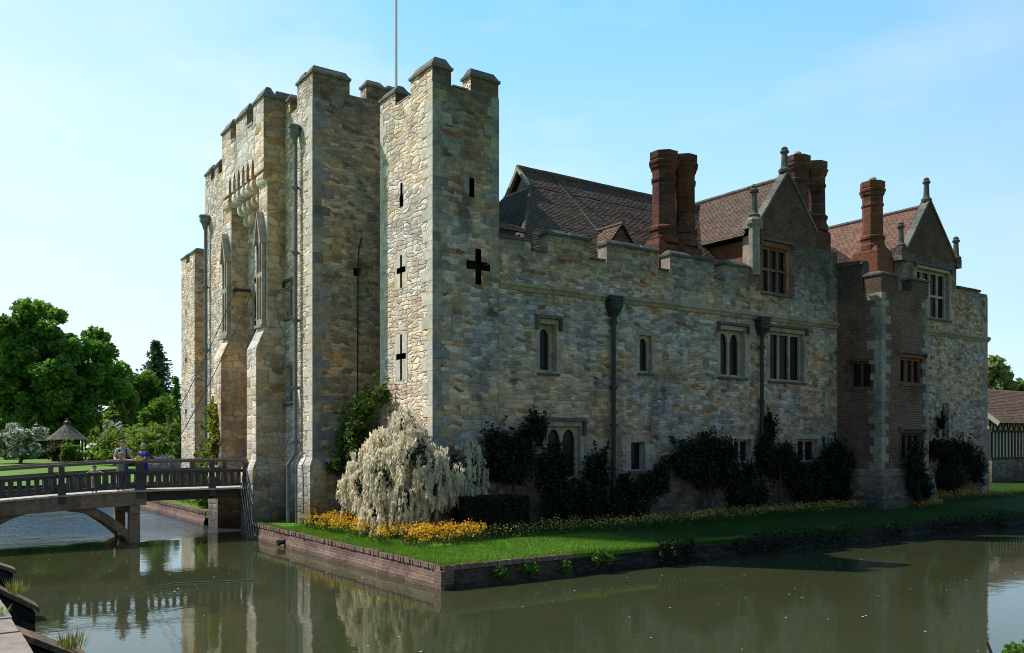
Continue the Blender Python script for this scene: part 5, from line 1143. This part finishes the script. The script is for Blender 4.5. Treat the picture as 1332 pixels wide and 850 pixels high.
for s in (1, -1):
    mb = MB(); mb.tube([W_((s*.105,.13,1.42)), W_((s*.115,.03,1.50)), W_((s*.115,-.10,1.44)), W_((s*.12,-.155,1.30)), W_((s*.135,-.12,1.12)), W_((s*.15,.08,1.02))], .026, 6); mb.build('strap', M['black'], bp)
mb = MB(); p = Vector((-6.86, 9.38, Dk+1.10)); mb.v = []
mb.hexa([p+Vector(q) for q in ((-.13,-.06,-.09),(.12,-.05,-.10),(.13,.06,-.10),(-.12,.06,-.09),(-.10,-.03,.09),(.07,-.03,.11),(.08,.03,.11),(-.10,.03,.09))]); mb.tube([p+Vector((-.06,0,.09)), p+Vector((-.02,0,.15)), p+Vector((.04,0,.10))], .01, 5)
mb.build('yellow_bag', M['yellow'], None, 'small yellow bag held by the woman in blue over the bridge rail', cat='bag')
# ------------------------------------------------------------------ garden beyond the moat
gb = lambda x, y: (x, y, gz(x, y)-.05)
b = gb(2.2,111.8)
tree('broadleaf_tree', b, 24, (2.2,111.8,12.6), (11.0,10.0,10.4), 90000, .34, 'ltree', 'big dark green broadleaf tree towering left of the castle', 230, .15, .7, limbs=30, fill=.6)
b = gb(14.4,120.4); tree('slender_tree', b, 14, (14.4,120.4,10.6), (2.0,2.0,5.2), 2600, .3, 'lpale', 'thin sparse pale tree right of the big tree', 26, .22, .16)
conifer(gb(21.9,133.5), 18.6, 6.4, 12000, .36, 'lcon', 'tall blue green conifer against the sky left of the far tower', power=.75)
conifer(gb(22,121), 12.0, 1.6, 4200, .3, 'ltree', 'narrow dark conifer beside the far tower', power=.6)
b = gb(17.2,124.6); tree('broadleaf_tree', b, 12, (17.2,124.6,8.4), (4.6,4.6,6.0), 11000, .34, 'lgreen', 'mid green round topped tree below the tall conifer', 50, .28, .25)
b = gb(11.4,122.3); tree('broadleaf_tree', b, 8, (11.4,122.3,4.8), (4.2,4.2,3.8), 8000, .34, 'lolive', 'low olive green rounded tree between the big tree and the tall conifer', 55, .28, .3)
b = gb(12.7,91); tree('broadleaf_tree', b, 9.5, (12.7,91,6.2), (2.7,2.7,3.2), 8000, .27, 'lgreen', 'fresh green round tree beside the far castle tower', 50, .3, .2)
for x, y, z, r, m, lb in ((4.0,66.7,2.2,2.6,'lolive','olive green orchard bush behind the people on the bridge'), (5.5,60.1,2.7,2.3,'lolive','leafy olive tree with arching branches just left of the far tower'), (6.7,57.2,1.9,1.7,'lgreen','low green bush at the foot of the far tower')):
    bush('garden_shrub', (x,y,gz(x,y)), [((x,y,z),(r,r,r*.75)), ((x-1.2,y+.5,z+.9),(r*.7,r*.7,r*.6)), ((x+1.0,y-.4,z+1.3),(r*.65,r*.65,r*.6))], 6500, .17, m, lb, 'shrub', None, 6, sr=.4)
b = gb(3.5,70.6); tree('blossom_tree', b, 5, (3.5,70.6,4.1), (1.2,1.2,2.0), 1600, .16, 'lblos', 'small white blossom tree standing behind the man on the bridge', 20, .3, .08)
b = gb(-4.2,76); tree('apple_tree', b, 5, (-4.2,76,3.7), (2.7,2.5,2.0), 9500, .17, 'lblos', 'apple tree white with blossom at the left edge above the bridge rail', 55, .28, .16, limbs=16)
bush('garden_shrub', gb(.0,81.8), [((0,81.8,2.3),(1.0,1,1.2))], 2600, .18, 'lbrown', 'bronze brown upright shrub in front of the pavilion', 'shrub')
bush('garden_shrub', gb(.7,78.3), [((.7,78.3,2.3),(1.0,1,1.2)), ((1.3,78.3,1.7),(.8,.8,.7))], 3000, .18, 'lgreen', 'bright yellow green shrub in front of the pavilion', 'shrub')
b = gb(3.9,82.6); tree('wispy_tree', b, 5, (3.9,82.6,3.9), (.8,.8,1.9), 1300, .2, 'lgreen', 'light wispy upright sapling between the two pavilions', 18, .3, .07)
bush('garden_shrub', gb(3.6,77.2), [((3.6,77.2,1.8),(1.3,1.2,.9))], 3000, .17, 'lgreen', 'rounded green shrub under the white parasol', 'shrub')
for i in range(7):
    x = -9+2.4*i+random.uniform(-.6,.6); y = 90+random.uniform(-4,4); lb = ['low dark hedge plant before the pavilions','low dark hedge plant left of the bronze shrub','low hedge plant under the left pavilion eave','low hedge plant under the right pavilion eave','hedge plant behind the wispy sapling','hedge plant behind the parasol shrub','hedge plant behind the man in grey'][i]
    bush('hedge_plant', gb(x,y), [((x,y,gz(x,y)+.55),(1.3,.9,.6))], 900, .2, 'lgreen' if i % 2 else 'lolive', lb, 'shrub', None, 0)
M['thatch'] = bricks('pavilion_shingle', (.20, .17, .14), (.14, .12, .10), (.07, .06, .05), .3, .16, .02, .5, (.3, .26, .2), bump=.4)
def pavilion(x, y, r, ze, za, label):
    p = empty('garden_pavilion', gb(x,y), label, 'pavilion'); g = gz(x,y); mb = MB(); mb.lathe([(r,ze),(r*.55,ze+(za-ze)*.5),(.32,za),(.32,za+.06)], (x,y,0), 12); mb.build('roof', M['thatch'], p)
    mb = MB(); mb.lathe([(.34,za+.061),(.38,za+.3),(.1,za+.5),(.12,za+.62),(.02,za+.75)], (x,y,0), 10); mb.build('roof_cap', M['lead'], p)
    for i in range(8):
        a = 2*PI*i/8; mb = MB(); mb.box(x+(r-.35)*math.cos(a)-.08, x+(r-.35)*math.cos(a)+.08, y+(r-.35)*math.sin(a)-.08, y+(r-.35)*math.sin(a)+.08, g-.1, ze+.1); mb.build('post', M['oakdark'], p)
    mb = MB(); mb.lathe([(r-.9,g-.1),(r-.9,ze+.05)], (x,y,0), 12); mb.build('wall', M['oakdark'], p)
pavilion(1.6,86.6,2.25,3.86,5.55,'dark roofed round pavilion with pointed shingle roof under the big tree')
pavilion(6.5,86.9,2.1,3.86,5.5,'second pointed pavilion roof just left of the people on the bridge')
pavilion(-.7,93.2,2.2,3.7,5.3,'third pavilion half hidden behind the apple tree blossom')
pr = empty('parasol', gb(3.4,80.6), 'white garden parasol beside the second pavilion', 'parasol')
mb = MB(); mb.lathe([(.85,2.95),(.7,3.25),(.4,3.42),(.02,3.5)], (3.4,80.6,0), 10); mb.build('canopy', M['white'], pr); mb = MB(); mb.tube([(3.4,80.6,1.4),(3.4,80.6,3.5)], .035, 6); mb.build('pole', M['oak'], pr)
# distant wood closing the horizon
P = []
for i in range(190):
    a = random.uniform(-.55, 1.75); d = random.uniform(185, 230); x, y = -13.9+d*math.sin(a), -24.4+d*math.cos(a); h = random.uniform(6, 10.5)
    P.append(shell(170, (x, y, h*.55), (5, 5, h*.5), .5))
leaves('distant_wood', np.concatenate(P), .75, M['ltree'], None, (60,150,0), kind='stuff', label='distant band of trees closing the horizon behind the gardens', cat='wood')
# right hand side: timbered house, roofs and trees beyond
TH = empty('timbered_house', (56, 9, .6), 'half timbered house with tiled roof and black struts beyond the right castle corner', 'house')
M['plaster'] = plain('cream_plaster', (.62, .54, .42), .9, 3, .2, .2)
mb = MB(); mb.box(50.5,72,7.6,13,2.3,5.5); mb.build('wall', M['plaster'], TH)
mb = MB(); mb.box(50.45,72,7.52,13.05,.3,2.3); mb.build('stone_base', M['wside'], TH)
mb = MB()
for i in range(37): mb.box(50.5+i*.48, 50.5+i*.48+.15, 7.54, 7.6, 2.42, 4.3)
for z in (2.3, 4.3, 5.12): mb.box(50.4, 72, 7.5, 7.598, z+.002, z+.16)
for i in range(22):
    x = 50.6+i*.8; mb.prism([(x,7.55,4.47),(x+.14,7.55,4.47),(x+.42,7.55,5.1),(x+.28,7.55,5.1)], (0,.045,0)); mb.prism([(x+.66,7.553,4.47),(x+.8,7.553,4.47),(x+.52,7.553,5.1),(x+.38,7.553,5.1)], (0,.04,0))
for i in range(9): mb.box(50.44, 50.498, 7.6+i*.62, 7.74+i*.62, 2.3, 5.3)
mb.build('timber_frame', M['oakdark'], TH)
mb = MB()
for s in (-1, 1):
    tiles(mb, (49.7, 10.3+s*3.5, 4.95), (1,0,0), (0,-s*3.5,2.75), 0, 22.5, math.hypot(3.5,2.75), 0, 0, .3, .2, 0)
th_r = mb.build('roof', [M['tilered'], M['under']], TH)
mb = MB()
for s in (-1, 1): mb.prism([(49.6,10.3+s*3.6,4.75),(49.6,10.3,7.62),(49.6,10.3,7.92),(49.6,10.3+s*3.75,5.0)], (.16,0,0))
mb.build('bargeboard', M['barge'], th_r)
mb = MB(); mb.prism([(50.5,7.7,5.5),(50.5,12.9,5.5),(50.5,10.3,7.5)], (.1,0,0)); mb.build('gable', M['oakdark'], TH)
H2 = empty('village_house', (66, 24, .8), 'house with weathered red roof and brick chimney behind the timbered house', 'house')
mb = MB(); mb.box(60,84,24,31,.6,6.0); mb.build('wall', M['brick'], H2)
mb = MB()
for s in (-1, 1): tiles(mb, (59.5, 27.5+s*4, 5.8), (1,0,0), (0,-s*4,3.4), 0, 25, math.hypot(4,3.4), 2.5, 2.5, .4, .3, 0)
r2 = mb.build('roof', [M['tilered'], M['under']], H2)
mb = MB(); mb.box(66.5,68.6,24.6,26.2,6.2,9.5); mb.box(66.4,68.7,24.5,26.3,9.502,9.7); mb.build('chimney', M['chim2'], r2)
def sil(n): return n
tree('broadleaf_tree', gb(94.5,30.5), 14, (94.5,30.5,9.4), (4.6,4.6,5.2), 10000, .4, 'lpale', 'light green feathery tree beyond the timbered house roofs', 60, .26, .3)
tree('broadleaf_tree', gb(100,26), 13, (100,26,9.2), (3.0,3.0,5.0), 6000, .38, 'lpale', 'pale tree at the far right edge above the house roofs', 40, .28, .3)
# ------------------------------------------------------------------ things afloat
mb = MB(); mb.tube([(-6.9,-13.9,.012),(-5.6,-14.35,.018),(-4.3,-15.05,.012)], .013, 5); mb.tube([(-4.3,-15.05,.012),(-4.15,-14.2,.06)], .012, 5); mb.build('floating_twig', plain('reddish_twig', (.36, .17, .07), .8), None, 'bent reddish twig floating on the moat near the bottom centre', cat='twig')
mb = MB(); mb.tube([(-9.1,-1.6,.012),(-8.2,-1.3,.02),(-6.4,-1.9,.012)], .014, 5); mb.build('floating_twig', M['barge'], None, 'thin pale stick floating on the moat in front of the gatehouse reflection', cat='twig')
n = 330; P = np.stack([-12+38*RS.rand(n)**1.3, -18+30*RS.rand(n), np.full(n, .012)], 1); P = P[~((P[:,0] > LX-.2) & (P[:,1] > LY-.2))]; n = len(P)
A = rdir(n)*np.array([1,1,0.02]); A = A/np.linalg.norm(A, axis=1)[:,None]*(.012+.022*RS.rand(n))[:,None]; B = np.cross(A, np.array([0,0,1.]))*.7
fan_mesh('floating_petals', P, A, B, M['daisy'], None, (0,-10,0), kind='stuff', label='pale petals and specks scattered on the moat surface', cat='petals')
mb = MB(); mb.tube([(LX-.32,4.6,.16),(LX+.05,4.6,.2)], .08, 10); mb.tube([(LX-.33,4.6,.155),(LX-.25,4.6,.165)], .11, 10); mb.build('drain_spout', M['iron'], None, 'small dark drain spout sticking out of the sunlit moat wall', cat='drain spout')
# ------------------------------------------------------------------ sky, sun, camera
az = Vector((-.61, .792)); EL = math.radians(51)
w = bpy.data.worlds.new('World'); bpy.context.scene.world = w; w.use_nodes = True; nt = w.node_tree; nt.nodes.clear()
out = nt.nodes.new('ShaderNodeOutputWorld'); bg = nt.nodes.new('ShaderNodeBackground'); sky = nt.nodes.new('ShaderNodeTexSky')
sky.sky_type = 'NISHITA'; sky.sun_disc = False; sky.sun_elevation = EL; sky.sun_rotation = math.atan2(az.x, az.y); sky.air_density = 1.0; sky.dust_density = .6; sky.ozone_density = 1.2
L_ = nt.links.new
def wn(typ, ins=None, **at):
    q = nt.nodes.new('ShaderNode'+typ)
    for k, v in at.items(): setattr(q, k, v)
    for k, v in (ins or {}).items():
        if isinstance(v, bpy.types.NodeSocket): L_(v, q.inputs[k])
        else: q.inputs[k].default_value = v
    return q
tc = wn('TexCoord').outputs['Generated']
mp = wn('Mapping', {0: tc, 'Scale': (1, 1, 3.4), 'Location': (.3, .1, .2)}).outputs[0]
no = wn('TexNoise', {'Vector': mp, 'Scale': 2.3, 'Detail': 8, 'Roughness': .55}).outputs['Fac']
# sky gain: bright ahead, dimmed and warmed behind to deepen shade on the walls
dt = wn('VectorMath', {0: tc, 1: (.1, .99, .05)}, operation='DOT_PRODUCT').outputs['Value']
hf = wn('MapRange', {0: dt, 1: -.3, 2: .85, 3: 0, 4: 1.0}, interpolation_type='SMOOTHSTEP').outputs[0]
hz = wn('Mix', {0: hf, 6: (.53, .43, .42, 1), 7: (1.06, 1.06, 1.06, 1)}, data_type='RGBA').outputs[2]
zs = wn('SeparateXYZ', {0: tc}).outputs[2]
hw = wn('MapRange', {0: zs, 1: 0, 2: .62, 3: 0, 4: 1}).outputs[0]
hc = wn('Mix', {0: hw, 6: (7.4, 9.2, 9.9, 1), 7: (.5, 4.5, 9.0, 1)}, data_type='RGBA').outputs[2]
gl = wn('VectorMath', {0: sky.outputs[0], 1: (1.15, 1.85, 1.95)}, operation='MULTIPLY').outputs[0]
gl = wn('Mix', {0: .84, 6: gl, 7: hc}, data_type='RGBA').outputs[2]
wd = wn('VectorMath', {0: tc, 1: (-.42, .89, -.15)}, operation='DOT_PRODUCT').outputs['Value']
wf = wn('MapRange', {0: wd, 1: .35, 2: 1.0, 3: 0, 4: .6}, interpolation_type='SMOOTHSTEP').outputs[0]
gl = wn('Mix', {0: wf, 6: gl, 7: (8.0, 9.0, 9.4, 1)}, data_type='RGBA').outputs[2]
cf = wn('MapRange', {0: no, 1: .46, 2: .80, 3: 0, 4: .6}).outputs[0]
mx = wn('Mix', {0: cf, 6: gl, 7: (7.6, 8.3, 8.6, 1)}, data_type='RGBA').outputs[2]
mx = wn('VectorMath', {0: mx, 1: hz}, operation='MULTIPLY').outputs[0]
L_(mx, bg.inputs[0]); bg.inputs[1].default_value = .12; L_(bg.outputs[0], out.inputs[0])
ld = bpy.data.lights.new('sun', 'SUN'); ld.energy = 5.0; ld.angle = math.radians(.5); ld.color = (1, .93, .82); lo = bpy.data.objects.new('sun', ld); C.objects.link(lo)
lo.location = (-20, 40, 60); lo.rotation_euler = Vector((-az.x*math.cos(EL), -az.y*math.cos(EL), -math.sin(EL))).to_track_quat('-Z', 'Y').to_euler()
cd = bpy.data.cameras.new('camera'); cam = bpy.data.objects.new('camera', cd); C.objects.link(cam); bpy.context.scene.camera = cam
cam.location = (-13.92, -24.42, 3.6); cam.rotation_euler = (PI/2, 0, -math.asin(.5719)); cd.sensor_width = 36; cd.lens = 36*1139/1332; cd.shift_y = (575-425)/1332; cd.clip_end = 5000; cd.clip_start = .1
sc = bpy.context.scene; sc.view_settings.view_transform = 'Standard'; sc.view_settings.look = 'None'; sc.view_settings.exposure = 0; sc.view_settings.gamma = 1
sc.render.engine = 'CYCLES'; sc.cycles.use_denoising = True; sc.cycles.filter_width = 1.0
